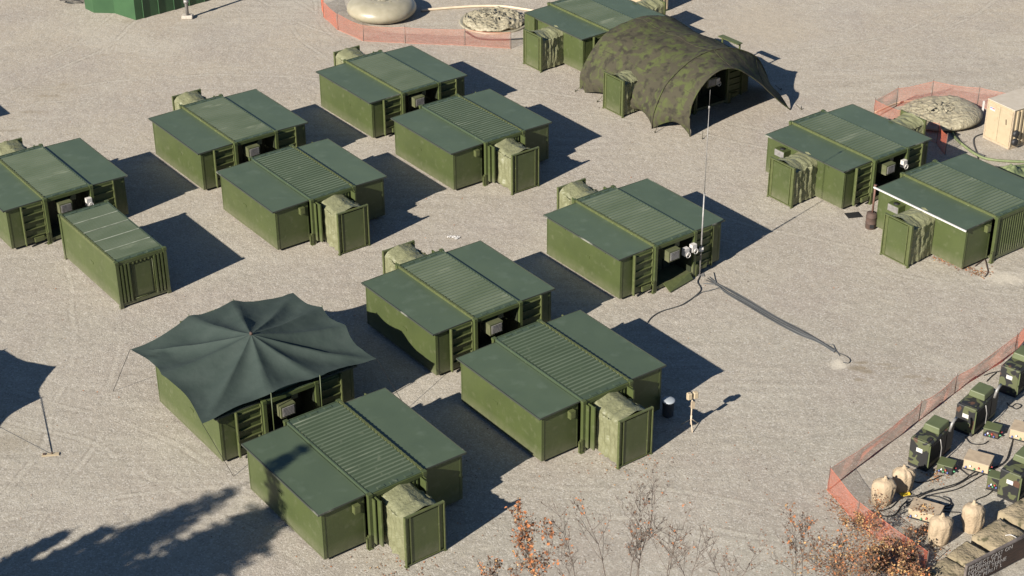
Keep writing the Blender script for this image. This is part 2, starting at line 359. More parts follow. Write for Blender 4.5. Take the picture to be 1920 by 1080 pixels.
def wingwall(sx):
    b = MB()
    a, c = sorted((sx * XW, sx * (XW - .05))); b.box(a, c, -YW, YW, Z0, 2.27)
    a, c = sorted((sx * (XW - .055), sx * 1.3)); b.box(a, c, -YW + .06, YW - .06, Z0 + .02, Z0 + .1)
    # frame trims and latch plates on the outer wall
    e = sx * (XW + .004)
    for y in (-YW + .03, YW - .03):
        a, c = sorted((sx * XW, sx * (XW + .012))); b.box(a, c, y - .03, y + .03, Z0, 2.26)
    a, c = sorted((sx * XW, sx * (XW + .010))); b.box(a, c, -YW + .07, YW - .07, Z0, Z0 + .07)
    for y in (-1.55, 1.45):
        a, c = sorted((sx * XW, sx * (XW + .03))); b.box(a, c, y - .12, y + .12, 2.05, 2.10)
    a, c = sorted((sx * XW, sx * (XW + .02))); b.box(a, c, -.5, -.2, 1.3, 1.42)
    return b
def wingend(sx, sy):
    b = MB(); a, c = sorted((sx * (XW - .052), sx * 1.302)); d, e = sorted((sy * YW, sy * (YW - .05)))
    b.box(a, c, d, e, Z0, 2.28)
    d, e = sorted((sy * YW, sy * (YW + .012)))
    for x in (a + .035, c - .035): b.box(x - .03, x + .03, d, e, Z0, 2.25)
    return b
def wingroof(sx):
    b = MB(); n = 10; m_ = 14
    def f(u, v):
        x = 1.266 + u * (XR - 1.266); y = -YR + v * 2 * YR
        z = 2.335 - .030 * u + .012 * sin(pi * u) * noise.noise((x, y * .7, sx * 3)) - .01 * sin(pi * v)
        return (sx * x, y if sx > 0 else -y, z)
    b.grid(f, n, m_)
    a, c = sorted((sx * 1.266, sx * XR))
    top = 2.30; 
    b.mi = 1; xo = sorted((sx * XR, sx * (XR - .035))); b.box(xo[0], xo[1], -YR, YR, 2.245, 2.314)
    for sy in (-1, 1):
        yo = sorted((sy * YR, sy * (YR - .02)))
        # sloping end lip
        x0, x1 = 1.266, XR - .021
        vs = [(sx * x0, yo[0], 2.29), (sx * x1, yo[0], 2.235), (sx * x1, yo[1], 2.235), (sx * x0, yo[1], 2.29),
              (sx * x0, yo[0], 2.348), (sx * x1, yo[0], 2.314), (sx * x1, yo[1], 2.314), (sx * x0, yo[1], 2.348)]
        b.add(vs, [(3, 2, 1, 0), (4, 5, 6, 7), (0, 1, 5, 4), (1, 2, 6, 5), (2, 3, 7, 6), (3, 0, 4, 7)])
    return b
for sx, k in ((-1, 'L'), (1, 'R')):
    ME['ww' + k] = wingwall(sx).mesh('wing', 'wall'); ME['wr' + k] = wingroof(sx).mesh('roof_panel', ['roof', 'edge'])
    for sy, q in ((-1, 'N'), (1, 'F')): ME['we' + k + q] = wingend(sx, sy).mesh('end_wall', 'wall')

def door():   # origin on its hinge edge; leaf runs along +x, inner face towards -y
    b = MB(); w = 1.16; z0, z1 = .2, 2.27
    b.box(.0, w, 0, .05, z0, z1)
    return b
ME['door'] = door().mesh('door', 'wall')
def doorframe():
    b = MB(); w = 1.16
    b.box(0, .045, -.09, -.003, .2, 2.27); b.box(w - .05, w, -.12, -.003, .16, 2.3)
    return b
ME['door_stile'] = doorframe().mesh('door_frame', 'rail')
cb = MB(); cb.box(.065, 1.085, -.075, -.003, -.018, .018); ME['crossbar'] = cb.mesh('crossbar', 'rail')
cb = MB(); cb.box(.1, .6, -.2, -.11, 0, .24); cb.box(.12, .58, -.23, -.205, .02, .2); ME['doorbox'] = bev(cb.build('tmp', 'rail'), .01).data
bpy.data.objects.remove(bpy.data.objects['tmp'])
cb = MB(); cb.box(-W + .08, W - .08, 1.15, 1.19, .22, H - .2)
for x in (-W + .1, W - .1): cb.box(x - .02, x + .02, .06, 1.15, .22, H - .2)
for x in (-.75, -.2, .3, .8): cb.box(x - .02, x + .02, 1.09, 1.149, .25, H - .25)
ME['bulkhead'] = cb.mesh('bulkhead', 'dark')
cb = MB(); cb.box(-.34, .34, -.30, .35, -.27, .27); ME['ac'] = cb.mesh('air_conditioner', 'wall')
cb = MB(); cb.box(-.27, .27, -.318, -.302, -.2, .2)
for i in range(7): z = -.18 + i * .06; cb.box(-.26, .26, -.34, -.32, z, z + .02)
ME['grille'] = cb.mesh('grille', 'steel')
cb = MB(); cb.add([(-.2, 0, 0), (.2, 0, 0), (.2, .3, 0), (-.2, .3, 0), (0, 0, .28), (.2, 0, .28), (.2, .3, .28), (0, .3, .28)],
                  [(3, 2, 1, 0), (4, 5, 6, 7), (0, 1, 5, 4), (1, 2, 6, 5), (2, 3, 7, 6), (3, 0, 4, 7)]); ME['duct'] = cb.mesh('air_duct', 'wall')
cb = MB(); cb.box(-.13, .13, -.1, .1, -.17, .17); cb.box(-.10, .10, -.115, -.103, -.13, .13); ME['lampbox'] = cb.mesh('light_fitting', 'rail')
cb = MB(); cb.box(-.05, .05, -.05, .05, 0, .62); cb.box(.09, .13, -.04, .04, .05, .55); cb.box(-.05, .13, -.03, .03, .5, .58); cb.box(-.1, .1, -.1, .1, -.0, .03)
ME['jack'] = cb.mesh('levelling_jack', 'rail')
cb = MB(); cb.box(-.02, .02, -.42, 0, .2, 2.28); cb.box(-.045, -.022, -.42, -.36, .2, 2.28); cb.box(.1, .14, -.2, 0, .22, 2.26); ME['jamb'] = cb.mesh('folded_door_leaf', 'wall')

def vest_fabric(seed, len_=1.72, wr=.06, sag=.10, ztop=2.2):
    b = MB()
    sec = [(-.80, .1), (-.80, 2.04), (-.66, 2.2), (.05, 2.36), (.62, 2.2), (.80, 2.0), (.80, .1)]
    d = [0]
    for i in range(1, len(sec)): d.append(d[-1] + hypot(sec[i][0] - sec[i - 1][0], sec[i][1] - sec[i - 1][1]))
    T = d[-1]
    def f(u, v):
        s_ = u * T; i = 0
        while i < len(sec) - 2 and s_ > d[i + 1]: i += 1
        t = (s_ - d[i]) / (d[i + 1] - d[i]); x = sec[i][0] + t * (sec[i + 1][0] - sec[i][0]); z = sec[i][1] + t * (sec[i + 1][1] - sec[i][1])
        y = -v * len_
        env = sin(pi * min(max(v, 0), 1)) ** .6
        n1 = noise.noise((s_ * 1.3 + seed, v * 3.2, seed * 1.7)); n2 = noise.noise((s_ * 3.0, v * 7 + seed, 5.1)); n3 = abs(noise.noise((s_ * .7 + 3 * v, v * 9, seed + 9)))
        n4 = .5 - 2.2 * abs(noise.noise((s_ * 2.2 + v * 2, v * 5 + seed, 2.2)))
        n5 = abs(noise.noise((seed, v * 7 + s_ * .5, 3.3)))
        o = env * (wr * (.7 * n1 + .6 * n2 + .45 * n4) - wr * 1.5 * n3 - wr * 1.6 * n5)
        ins = sag * env
        if 1 <= i <= 4: z = z - ins * .6 + o * .55 - .05 * env * abs(sin(v * 7 + seed))
        else: x = x - (ins * .8 + o) * (1 if x > 0 else -1)
        # mouth of the tunnel is narrower at the container
        x = x * (.93 + .09 * v)
        return (x, y, z)
    b.grid(f, 72, 30); return b
for i in range(4): ME['vest%d' % i] = vest_fabric(3.1 * i + 1, wr=(.085, .10, .09, .11)[i], sag=(.05, .09, .07, .15)[i]).mesh('vestibule', 'fabric')
cb = MB()
cb.box(-.62, .60, -.035, .035, .12, 2.14)
ME['vpanel'] = cb.mesh('door_panel', 'wall')
cb = MB()
for x in (-.86, .86): cb.box(x - .025, x + .025, -.07, .05, 0, 2.27)
for x in (-.645, .625): cb.box(x - .022, x + .022, -.06, .04, .1, 2.2)
for x0, x1 in ((-.835, -.67), (.65, .835)): cb.box(x0, x1, .0, .03, .1, 2.2)
cb.box(-.835, .835, -.06, .05, 2.205, 2.26); cb.box(-.835, .835, -.06, .05, .05, .10)
for x in (-.86, .86): cb.box(x - .06, x + .06, -.1, .08, 0, .02)
ME['vframe'] = cb.mesh('panel_frame', 'rail')
cb = MB(); cb.box(-.09, .09, -.09, .09, 0, .05)
# corrugated closed end wall
def corr_end(hole=None):
    b = MB(); n = 13; x0, x1 = -W + .08, W - .08; p = (x1 - x0) / n; prof = []
    for i in range(n):
        x = x0 + i * p; prof += [(x + p * .06, 0), (x + p * .22, -.045), (x + p * .5, -.045), (x + p * .66, 0)]
    prof = [(x0, 0)] + prof + [(x1, 0)]
    vs = []
    for (x, y) in prof: vs += [(x, y, .26), (x, y, H - .2)]
    b.add(vs, [(2 * i, 2 * i + 2, 2 * i + 3, 2 * i + 1) for i in range(len(prof) - 1)])
    return b
ME['cend'] = corr_end().mesh('corrugated_end_wall', 'wall')

G_SH = 'green expandable container shelters standing on the gravel yard'
vc = [0]
def vestibule(t, loc, rz, k=None):
    k = vc[0] % 4 if k is None else k; vc[0] += 1
    f = put('vestibule', ME['vest%d' % k], t, loc, rz)
    put('door_panel', ME['vpanel'], f, (0, -1.77, 0)); put('panel_frame', ME['vframe'], f, (0, -1.77, 0))
    return f
def door_end(t, s, extra=()):
    """the end with the container doors swung open flat against the wings; s=-1 near end, +1 far end"""
    for sx in (-1, 1):
        X = sx * 1.305; d = put('door', ME['door'], t, (X, s * (YW + .12), 0), 0 if sx > 0 else pi)
        if sx < 0: d.rotation_euler = (0, 0, 0); d.scale = (-1, 1, 1)
        if s > 0: d.scale = (d.scale[0], -1, 1)
        put('door_frame', ME['door_stile'], d)
        for z in (.56, .96, 1.36, 1.76, 2.14): put('crossbar', ME['crossbar'], d, (0, 0, z))
        put('lock_box', ME['doorbox'], d, (.12, 0, .27))
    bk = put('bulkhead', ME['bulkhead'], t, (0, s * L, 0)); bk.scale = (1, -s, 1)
    a = put('air_conditioner', ME['ac'], t, (-.30, s * (L + .0), 1.76)); a.scale = (1, -s, 1)
    put('grille', ME['grille'], a)
    a = put('air_duct', ME['duct'], t, (.28, s * (L - .25), 1.80)); a.scale = (1, -s, 1)
def shelter(label, x, y, vest='F', doors='N', flip=False, rz=None, closed=(), lamps=True):
    t = thing('expandable_shelter', label, 'shelter', (x, y, 0), (YAW if rz is None else rz) + (pi if flip else 0), G_SH)
    put('frame', ME['frame'], t); put('roof', ME['roof'], t); put('side_rail', ME['railL'], t); put('side_rail', ME['railR'], t)
    for k in 'LR':
        w = put('wing', ME['ww' + k], t); put('roof_panel', ME['wr' + k], w)
        put('end_wall', ME['we' + k + 'N'], w); put('end_wall', ME['we' + k + 'F'], w)
    for s, q in ((-1, 'N'), (1, 'F')):
        for sx in (-1, 1): put('levelling_jack', ME['jack'], t, (sx * (W + .13), s * (L + .06), 0))
        if q in doors: door_end(t, s)
        else:
            e = put('corrugated_end_wall', ME['cend'], t, (0, s * (L - .01), 0)); e.scale = (1, -s, 1)
            if q in vest:
                for sx in (-1, 1):
                    j = put('folded_door_leaf', ME['jamb'], t, (sx * 1.02, s * (L + .06), 0)); j.scale = (sx, -s, 1)
            for sx in (s,):
                o = put('light_fitting', ME['lampbox'], t, (sx * 1.72, s * (YW + .12), 1.92)); o.scale = (1, -s, 1)
    for q, (lx, ly, r_) in {'N': (0, -L - .02, 0), 'F': (0, L + .02, pi), 'L': (-XW - .01, -.13, -pi / 2), 'R': (XW + .01, -.13, pi / 2)}.items():
        if q in vest: vestibule(t, (lx, ly, 0), r_)
    return t

S = {}
S[1] = shelter('green expandable shelter cut by the left edge of the photo, behind the closed container', -23.80, 79.44, closed='')
S[2] = shelter('green expandable shelter with doors open, in the left column behind the container', -15.30, 85.88)
S[3] = shelter('green expandable shelter nearest the long orange fence and tan water bladders, doors open', -6.85, 92.33)
S[4] = shelter('green expandable shelter with tan-green entrance tunnel, beside the open gravel below the camouflage tent', -2.16, 85.75, flip=True)
S[5] = shelter('green expandable shelter with entrance tunnel, right of the lone closed container', -10.65, 79.20, flip=True)
S[6] = shelter('green expandable shelter in the middle of the yard, dark canopy shadow on its wall', -2.43, 67.66)
S[7] = shelter('green expandable shelter with entrance tunnel beside the round bin and tan floodlight', 2.02, 61.19, flip=True)
S[8] = shelter('green expandable shelter under the dark green scalloped canopy', -10.81, 61.29)
S[9] = shelter('nearest green expandable shelter, entrance tunnel in front and tree shadow on its long wall', -6.14, 55.00, flip=True)
S[10] = shelter('green expandable shelter with the tall thin mast and cable bundle at its open doors', 5.89, 74.23)
S[11] = shelter('green expandable shelter with side entrance tunnel beside the right orange fence', 17.79, 83.39, vest='LR', doors='N')
S[12] = shelter('green expandable shelter with a white strip along its roof edge and a stove beside it', 22.50, 77.00, vest='L', doors='')
S[13] = shelter('green expandable shelter behind the camouflage tent, partly cut by the top edge of the photo', 5.20, 101.65, vest='LR', doors='N')
S[14] = shelter('green expandable shelter under the arched camouflage tent', 9.76, 94.88, vest='L', doors='N')
S[0] = shelter('green expandable shelter standing beyond the left edge of the yard in view', -36.2, 89.25)
# extras on single shelters
def part(t, name, b, mats, loc=(0, 0, 0), rz=0, **k):
    return put(name, b.mesh(name, mats), t, loc, rz, **k)
for (k, xs) in ((10, (.55, 1.02)), (11, (1.0,)), (14, (.35,)), (12, ()), (1, (1.0,))):
    for i, x in enumerate(xs):
        b = MB(); b.box(-.14, .14, -.12, .1, -.19, .19); j = part(S[k], 'junction_box', b, 'white', (x, -L - (.02 if k != 10 else .12), 1.62 + .06 * i))
        b = MB(); b.tube([(.12 * cos(a / 14 * 2 * pi), 0, .13 * sin(a / 14 * 2 * pi)) for a in range(15)], .022, 6); part(j, 'cable_coil', b, 'white', (.05, -.17, -.15))
b = MB(); b.add([(-.75, -.55, .04), (.95, -.25, .04), (.95, 0, .28), (-.75, -.05, .28), (-.75, -.55, .09), (.95, -.25, .09), (.95, 0, .33), (-.75, -.05, .33)],
                [(3, 2, 1, 0), (4, 5, 6, 7), (0, 1, 5, 4), (1, 2, 6, 5), (2, 3, 7, 6), (3, 0, 4, 7)])
part(S[10], 'entry_ramp', b, 'rail', (0, -L - .06, 0))
b = MB(); b.bar((-XR - .03, -YR - .05, 2.28), (-XR - .03, YR + .12, 2.30), .06, .07); part(S[12], 'white_edge_strip', b, 'white')
b = MB(); b.bar((-XR - .02, -YR - .5, 2.28), (-XR - .02, -YR - .06, 2.28), .02)
for k, yy in ((11, 1.42), (12, 1.40)):
    b = MB(); b.box(-.02, .46, -.36, .36, 1.62, 2.02); o = part(S[k], 'wall_air_conditioner', b, 'wall', (-XW - .47, yy, 0))
    b = MB(); b.box(-.012, 0, -.33, .33, 1.65, 1.99); part(o, 'face_plate', b, 'steel', (-.022, 0, 0))
    b = MB(); b.cyl(.22, 0, 2.022, 2.045, .15, 14); part(o, 'fan_cover', b, 'black')
# loose roof accessory behind S13
b = MB(); b.box(-.55, .55, -.5, .5, 0, 2.3); o = tag(b.build('equipment_cabinet', 'wall', None, loc=g(1006, 26, 2.3) - Vector((0, 0, 2.3)), rz=YAW), 'olive equipment cabinet standing behind the shelter at the top edge', 'cabinet')
b = MB(); b.box(-.4, .4, -.54, -.502, 1.2, 2.1); b.build('louvre_panel', 'dark', o)
b = MB(); b.box(.503, .53, -.4, .4, .3, 2.1); b.build('door_recess', 'black', o)

# ------------------------------------------------------------------ closed container
t = thing('shipping_container', 'closed green container standing alone with a ribbed end, left of the middle', 'container', (-19.02, 72.87, 0), R(36.92))
put('frame', ME['frame'], t)
part(t, 'roof', corr_roof(L, H, 44, seams=(-1.75, -.62, .52, 1.66)), ['roofc', 'ridge', 'seam'])
put('side_rail', ME['railL'], t); put('side_rail', ME['railR'], t)
for sx in (-1, 1):
    b = MB(); a, c = sorted((sx * (W + .0), sx * (W + .03))); b.box(a, c, -L + .1, L - .1, .12, H - .18)
    a, c = sorted((sx * (W + .03), sx * (W + .045))); b.box(a, c, -.4, -.1, 1.2, 1.32)
    part(t, 'side_wall', b, 'wall')
b = MB()
for sx in (-1, 1):
    for x in (.62, .80, .98): 
        a, c = sorted((sx * x, sx * (x + .085))); b.box(a, c, -.1, 0, .24, H - .2)
b.box(-W + .08, W - .08, 0, .03, .24, H - .2)
part(t, 'end_wall', b, 'wall', (0, -L + .02, 0))
b = MB(); b.box(-.5, .5, -.03, -.002, .34, 2.08); b.box(-.44, .44, -.045, -.032, .40, 2.02); part(t, 'end_door', b, 'wall', (0, -L + .02, 0))
b = MB()
for x in (-.55, .55): b.tube([(x, -.06, .3), (x, -.06, 2.1)], .016, 6)
b.tube([(-.55, -.06, .3), (.55, -.06, .3)], .016, 6)
for x in (-.45, -.25, -.05, .15, .35): b.box(x, x + .07, -.08, -.002, 2.12, 2.22)
part(t, 'locking_bars', b, 'rail', (0, -L + .02, 0))
e = put('corrugated_end_wall', ME['cend'], t, (0, L - .01, 0)); e.scale = (1, -1, 1)

# ------------------------------------------------------------------ dark canopy over S8
def canopy(name, label, origin, yaw, corners, mids, peak, cat='canopy', stakes=(), poles=(1, 2, 4, 5, 7, 8)):
    """corners/mids: perimeter points in order; cloth rises to the peak, valleys between ridges"""
    t = thing(name, label, cat, (*origin, 0), yaw)
    P = [Vector(p) for p in corners]; n = len(P); pk = Vector(peak); b = MB(); NR, NS = 22, 12
    def f(u, v):
        a = v * n; i = int(a) % n; s_ = a - int(a)
        if v >= 1: i = n - 1; s_ = 1.0
        A, B = P[i], P[(i + 1) % n]
        E = A.lerp(B, s_); mid = (A + B) / 2; cxy = Vector((pk.x, pk.y, 0))
        valley = sin(pi * s_)
        ln = (B - A).length
        pull = .13 * valley * ln / 3.0 * .9
        dirc = Vector((pk.x - E.x, pk.y - E.y, 0)); 
        E = E + dirc.normalized() * pull * 2.0 + Vector((0, 0, -.02 * valley))
        q = pk.lerp(E, u)
        z = pk.z + (E.z - pk.z) * (1 - (1 - u) ** 1.45)          # concave: steep at the peak
        z -= valley * (.15 + .16 * abs(noise.noise((i * 3.7, 1.1, 0))) * 2) * sin(pi * min(1, u * .92 + .03)) * (u ** .6) * min(1.4, ln / 2.6)
        z += (.09 * noise.noise((q.x * .8, q.y * .8, 0)) + .03 * noise.noise((q.x * 3, q.y * 3, 4))) * u
        zmin = 2.475 if (abs(q.x) < 1.36 and abs(q.y) < 3.15) else (2.42 if abs(q.x) < 3.4 and abs(q.y) < 2.9 else 0)
        return (q.x, q.y, max(z, zmin))
    b.grid(f, NR, n * NS)
    cl = part(t, 'cloth', b, 'canopy')
    b = MB(); b.cyl(pk.x, pk.y, pk.z - .03, pk.z + .09, .07, 8); part(t, 'peak_cap', b, 'rust')
    for i, p in enumerate(P):
        if i in poles: b = MB(); b.cyl(p.x, p.y, 0, p.z + .05, .025, 6); part(t, 'pole', b, 'wall')
    b = MB(); b.cyl(pk.x, pk.y, 2.45, pk.z - .03, .03, 6); part(t, 'centre_pole', b, 'wall')
    for i, a in stakes:
        b = MB(); b.tube([P[i] + Vector((0, 0, .02)), Vector(a)], .012, 4); part(t, 'guy_rope', b, 'black')
    return t
can1 = canopy('shade_canopy', 'dark green cloth canopy with scalloped edges stretched over one shelter', (-10.81, 61.29), YAW,
       [(-3.60, 4.10, 2.25), (-.72, 4.24, 2.8), (1.47, 4.25, 2.8), (4.15, 3.75, 2.46), (4.26, 1.43, 2.8), (4.19, -.6, 2.8), (4.07, -3.19, 2.5),
        (1.27, -3.31, 2.8), (-.97, -3.25, 2.8), (-3.95, -3.0, 2.42), (-3.72, .9, 2.66)], None, (.10, .15, 3.55),
       stakes=((9, (-3.2, -3.75, .0)), (0, (-4.3, 4.9, 0)), (6, (5.0, -3.9, 0))))

# ------------------------------------------------------------------ arched camouflage tent over S14
def arch(hw, hz, n=40, x0=0, p=2.6):
    pts = []
    for i in range(n + 1):
        a = pi * i / n; c_, s_ = cos(a), sin(a)
        x = -(abs(c_) ** (2 / p)) * (1 if c_ > 0 else -1) * hw; z = (abs(s_) ** (2 / p)) * hz
        pts.append((x + x0, z))
    return pts
tent = thing('camouflage_tent', 'arched camouflage cloth tent with a wide open mouth over one shelter', 'tent', (9.76, 94.88, 0), YAW)
NA = 48
R1 = [(-3.60, 0.02), (-3.70, 1.31), (-3.5, 2.12), (-3.0, 2.85), (-2.3, 3.40), (-1.53, 3.60), (-.67, 3.42), (.03, 3.0), (1.11, 2.15), (1.73, 1.55), (2.69, .65), (3.45, .02)]
R2 = [(-4.57, .02), (-4.5, .95), (-3.75, 2.35), (-2.78, 3.02), (-1.8, 3.47), (-.48, 3.66), (.93, 3.50), (2.05, 3.10), (3.25, 2.40), (4.0, 1.4), (4.45, .5), (4.7, .02)]
R3 = [(-4.35, .02), (-4.4, .95), (-3.6, 2.30), (-2.7, 2.98), (-1.7, 3.40), (-.3, 3.52), (1.1, 3.40), (2.2, 3.0), (3.25, 2.40), (4.0, 1.4), (4.35, .5), (4.5, .02)]
R4 = [(-4.42, .02), (-4.40, 1.02), (-3.64, 2.18), (-2.73, 3.05), (-1.52, 3.47), (-.1, 3.62), (1.5, 3.45), (2.6, 3.0), (3.5, 2.3), (4.1, 1.4), (4.4, .5), (4.5, .02)]
R5 = [(-3.5, .02), (-3.6, 1.1), (-3.2, 2.1), (-2.4, 2.9), (-1.5, 3.3), (-.1, 3.4), (1.3, 3.2), (2.3, 2.7), (3.0, 2.0), (3.4, 1.2), (3.5, .5), (3.5, .02)]
def samp(poly, t):
    d = [0]
    for i in range(1, len(poly)): d.append(d[-1] + hypot(poly[i][0] - poly[i - 1][0], poly[i][1] - poly[i - 1][1]))
    s_ = t * d[-1]; i = 0
    while i < len(poly) - 2 and s_ > d[i + 1]: i += 1
    q = (s_ - d[i]) / (d[i + 1] - d[i])
    p0 = poly[max(i - 1, 0)]; p1 = poly[i]; p2 = poly[i + 1]; p3 = poly[min(i + 2, len(poly) - 1)]
    cr_ = lambda a, b_, c, d_: .5 * (2 * b_ + (c - a) * q + (2 * a - 5 * b_ + 4 * c - d_) * q * q + (3 * b_ - a - 3 * c + d_) * q ** 3)
    return cr_(p0[0], p1[0], p2[0], p3[0]), max(.02, cr_(p0[1], p1[1], p2[1], p3[1]))
R5 = [(x * .97, max(.02, z * .96)) for x, z in R4]
ribs = [(-5.6, R1), (-3.16, R2), (-.2, R3), (3.11, R4), (3.75, R5)]
def tentf(v, u):      # u along the arch, v along the length
    n = len(ribs) - 1; a = v * n; i = min(int(a), n - 1); q = a - i
    A = samp(ribs[i][1], u); B = samp(ribs[i + 1][1], u)
    ya, yb = ribs[i][0], ribs[i + 1][0]
    if i == 0: ya = -5.27 + (-.75) * max(0, min(1, (A[0] + 3.6) / 7.0)) 
    x = A[0] + (B[0] - A[0]) * q; z = A[1] + (B[1] - A[1]) * q; y = ya + (yb - ya) * q
    s_ = sin(pi * q)
    # cloth sags inwards between ribs and its hem lifts off the ground
    cx, cz = 0, 1.2; dx, dz = x - cx, z - cz; ln = hypot(dx, dz) or 1
    sg = (.12, .20, .20, .02)[i] * s_ * (1 if z > .9 else .6)
    x -= dx / ln * sg; z -= max(dz, 0) / ln * sg
    edge = max(0, 1 - min(u, 1 - u) / .10)
    lift = edge * s_ * (.50, .42, .35, .1)[i]
    x *= 1 - lift * .10; z += lift * 1.1
    w = .05 * noise.noise((x * 1.3, y * 1.3, z * 1.3)) + .025 * noise.noise((x * 3.5, y * 3.5, z * 3.5))
    x += dx / ln * w; z += dz / ln * w
    return (x, y, max(z, .015))
b = MB(); b.grid(tentf, 48, 64); part(tent, 'cloth', b, 'camonet')
for (y, rr) in ribs[:2]:
    b = MB(); pts = []
    for k in range(41):
        x, z = samp(rr, k / 40)
        yy = y if y != -5.6 else -5.27 + (-.75) * max(0, min(1, (x + 3.6) / 7.0))
        cx, cz = 0, 1.2; ln = hypot(x, z - cz)
        pts.append((x + x / ln * .025, yy, max(z + (z - cz) / ln * .025, 0)))
    b.tube(pts, .04, 6); part(tent, 'rib_hem', b, 'camonet')
b = MB()
for k_ in (.22, .5, .78):
    b.tube([Vector(tentf(q / 40, k_)) + Vector((0, 0, .012)) for q in range(41)], .016, 4)
part(tent, 'seam', b, 'camonet', kind='stuff')
for x, y in ((-3.3, -5.95), (-4.85, -3.7), (-4.75, 3.6), (-4.9, -.3), (-4.7, 1.6), (4.0, -6.4), (5.1, -3.6)):
    b = MB(); b.tube([(x * .93, y * .96, .35), (x, y, 0)], .015, 4); b.cyl(x, y, 0, .12, .03, 5); part(tent, 'guy_rope', b, 'camonet')
t = thing('hatch_cover', 'green hinged flap sticking out past the camouflage tent top', 'hatch', (9.76, 94.88, 0), YAW)
b = MB(); b.box(3.95, 4.35, -.9, .8, 2.25, 2.31); part(t, 'flap', b, 'rail')
b = MB(); b.box(4.2, 4.26, -.85, -.75, 0, 2.249); b.box(4.2, 4.26, .65, .75, 0, 2.249); part(t, 'frame', b, 'rail')

# ------------------------------------------------------------------ canopy beyond the left edge (its shadow reaches into view)
cp2 = canopy('shade_canopy', 'dark green cloth canopy standing beyond the left edge, only its shadow seen', (-28.2, 58.6), 0,
       [(5.0, 2.65, 2.5), (2.0, 3.7, 2.8), (-1.0, 3.8, 2.8), (-4.0, 2.5, 2.5), (-4.3, -1.2, 2.8), (-2.4, -4.6, 2.5), (1.0, -4.6, 2.8), (3.3, -2.6, 2.8), (4.9, .12, 2.5)], None, (0, 0, 3.5))
b = MB()
cr0 = g(75, 745) + Vector((-1.23 * 2.5, -1.39 * 2.5, 2.5)); st = g(97, 852)
b.tube([cr0, st + Vector((0, 0, .02))], .018, 4); tag(b.build('guy_rope', 'cable'), 'thin guy rope slanting down to the tan stake plate near the left edge', 'rope')
t = thing('stake_plate', 'small tan anchor plate lying on the gravel near the left edge', 'anchor plate', g(95, 853), R(8))
b = MB(); b.box(-.34, .34, -.09, .09, .004, .05); part(t, 'plate', b, 'tan')
b = MB(); b.cyl(.06, 0, .05, .14, .03, 6); b.box(-.3, -.2, -.05, .05, .05, .09); part(t, 'anchor_pin', b, 'rust')

# ------------------------------------------------------------------ top-left green building, pole
t = thing('green_building', 'bright green sheet metal building cut by the top left edge', 'building')
fp = [Vector((x, y, 0)) for x, y in ((-28.24, 109.24), (-27.51, 108.44), (-26.11, 108.32), (-24.47, 107.03), (-19.2, 111.5), (-24.0, 117.5), (-29.0, 113.5))]
b = MB(); hh = 2.9
k = len(fp); b.add([*fp, *[p + Vector((0, 0, hh)) for p in fp]], [(i, (i + 1) % k, (i + 1) % k + k, i + k) for i in range(k)])
part(t, 'wall', b, 'shed')
b = MB(); rf = [p + Vector((0, 0, hh)) for p in fp] + [p + Vector((0, 0, hh + .12)) for p in fp]
b.add(rf, [tuple(range(k))[::-1], tuple(range(k, 2 * k))] + [(i, (i + 1) % k, (i + 1) % k + k, i + k) for i in range(k)]); part(t, 'roof', b, 'roof')
for i in range(6):
    a_ = Vector((-24.47, 107.03, 0)).lerp(Vector((-19.2, 111.5, 0)), (i + .5) / 6); b = MB(); b.bar(a_ + Vector((.02, -.03, .05)), a_ + Vector((.02, -.03, hh)), .05); part(t, 'wall_seam', b, 'shed')
t = thing('light_pole', 'grey steel pole on a pale concrete foot beside the green building', 'pole', g(352, 34))
b = MB(); b.box(-.36, .36, -.26, .26, 0, .22); bev(part(t, 'concrete_foot', b, 'concrete'), .04)
b = MB(); b.cyl(0, 0, .22, 3.2, .11, 10); b.cyl(0, 0, 1.05, 1.25, .17, 10); part(t, 'post', b, 'steel')
b = MB(); b.box(-.3, .3, -.2, .2, 3.2, 3.45); part(t, 'lamp_head', b, 'steel')
b = MB()
c0 = g(140, 6); b.tube([c0 + Vector((.5 * cos(a * .9) * (1 + .1 * a), .3 * sin(a * .9), .03 + .02 * a)) for a in range(18)], .025, 5)
tag(b.build('cable_coil', 'black'), 'black cable coil on the gravel left of the bright green building', 'cable')

# tan container at top edge
def tan_box(label, near, rz, lx, ly, hz, name='storage_container'):
    t = thing(name, label, 'container', near, rz)
    b = MB(); b.box(0, lx, 0, ly, .12, hz - .06); part(t, 'body', b, 'tan')
    b = MB(); b.box(-.03, lx + .03, -.03, ly + .03, hz - .06, hz); part(t, 'roof', b, 'tanroof')
    b = MB()
    for x in (0, lx): 
        for y in (0, ly): b.box(x - .05, x + .05, y - .05, y + .05, 0, hz - .061)
    part(t, 'corner_posts', b, 'tan')
    return t
t = tan_box('tan container with vertical ribs at the top edge behind the camouflage tent', g(1252, 20), R(141), 5.0, 0.01, 2.4)
bpy.data.objects.remove(t.children[0], do_unlink=True)
for c in list(t.children): bpy.data.objects.remove(c, do_unlink=True)
t.rotation_euler = (0, 0, R(36.65)); t['label'] = 'tan container with vertical ribs at the top edge behind the camouflage tent'
b = MB(); b.box(-2.4, 0, .0, 6.0, .1, 2.4); part(t, 'body', b, 'tan')
b = MB()
for i in range(9): b.box(-2.3 + i * .27, -2.2 + i * .27, -.04, -.001, .15, 2.3)
part(t, 'rib', b, 'tan'); b = MB(); b.box(-2.45, .05, -.05, 6.05, 2.401, 2.46); part(t, 'roof', b, 'tanroof')
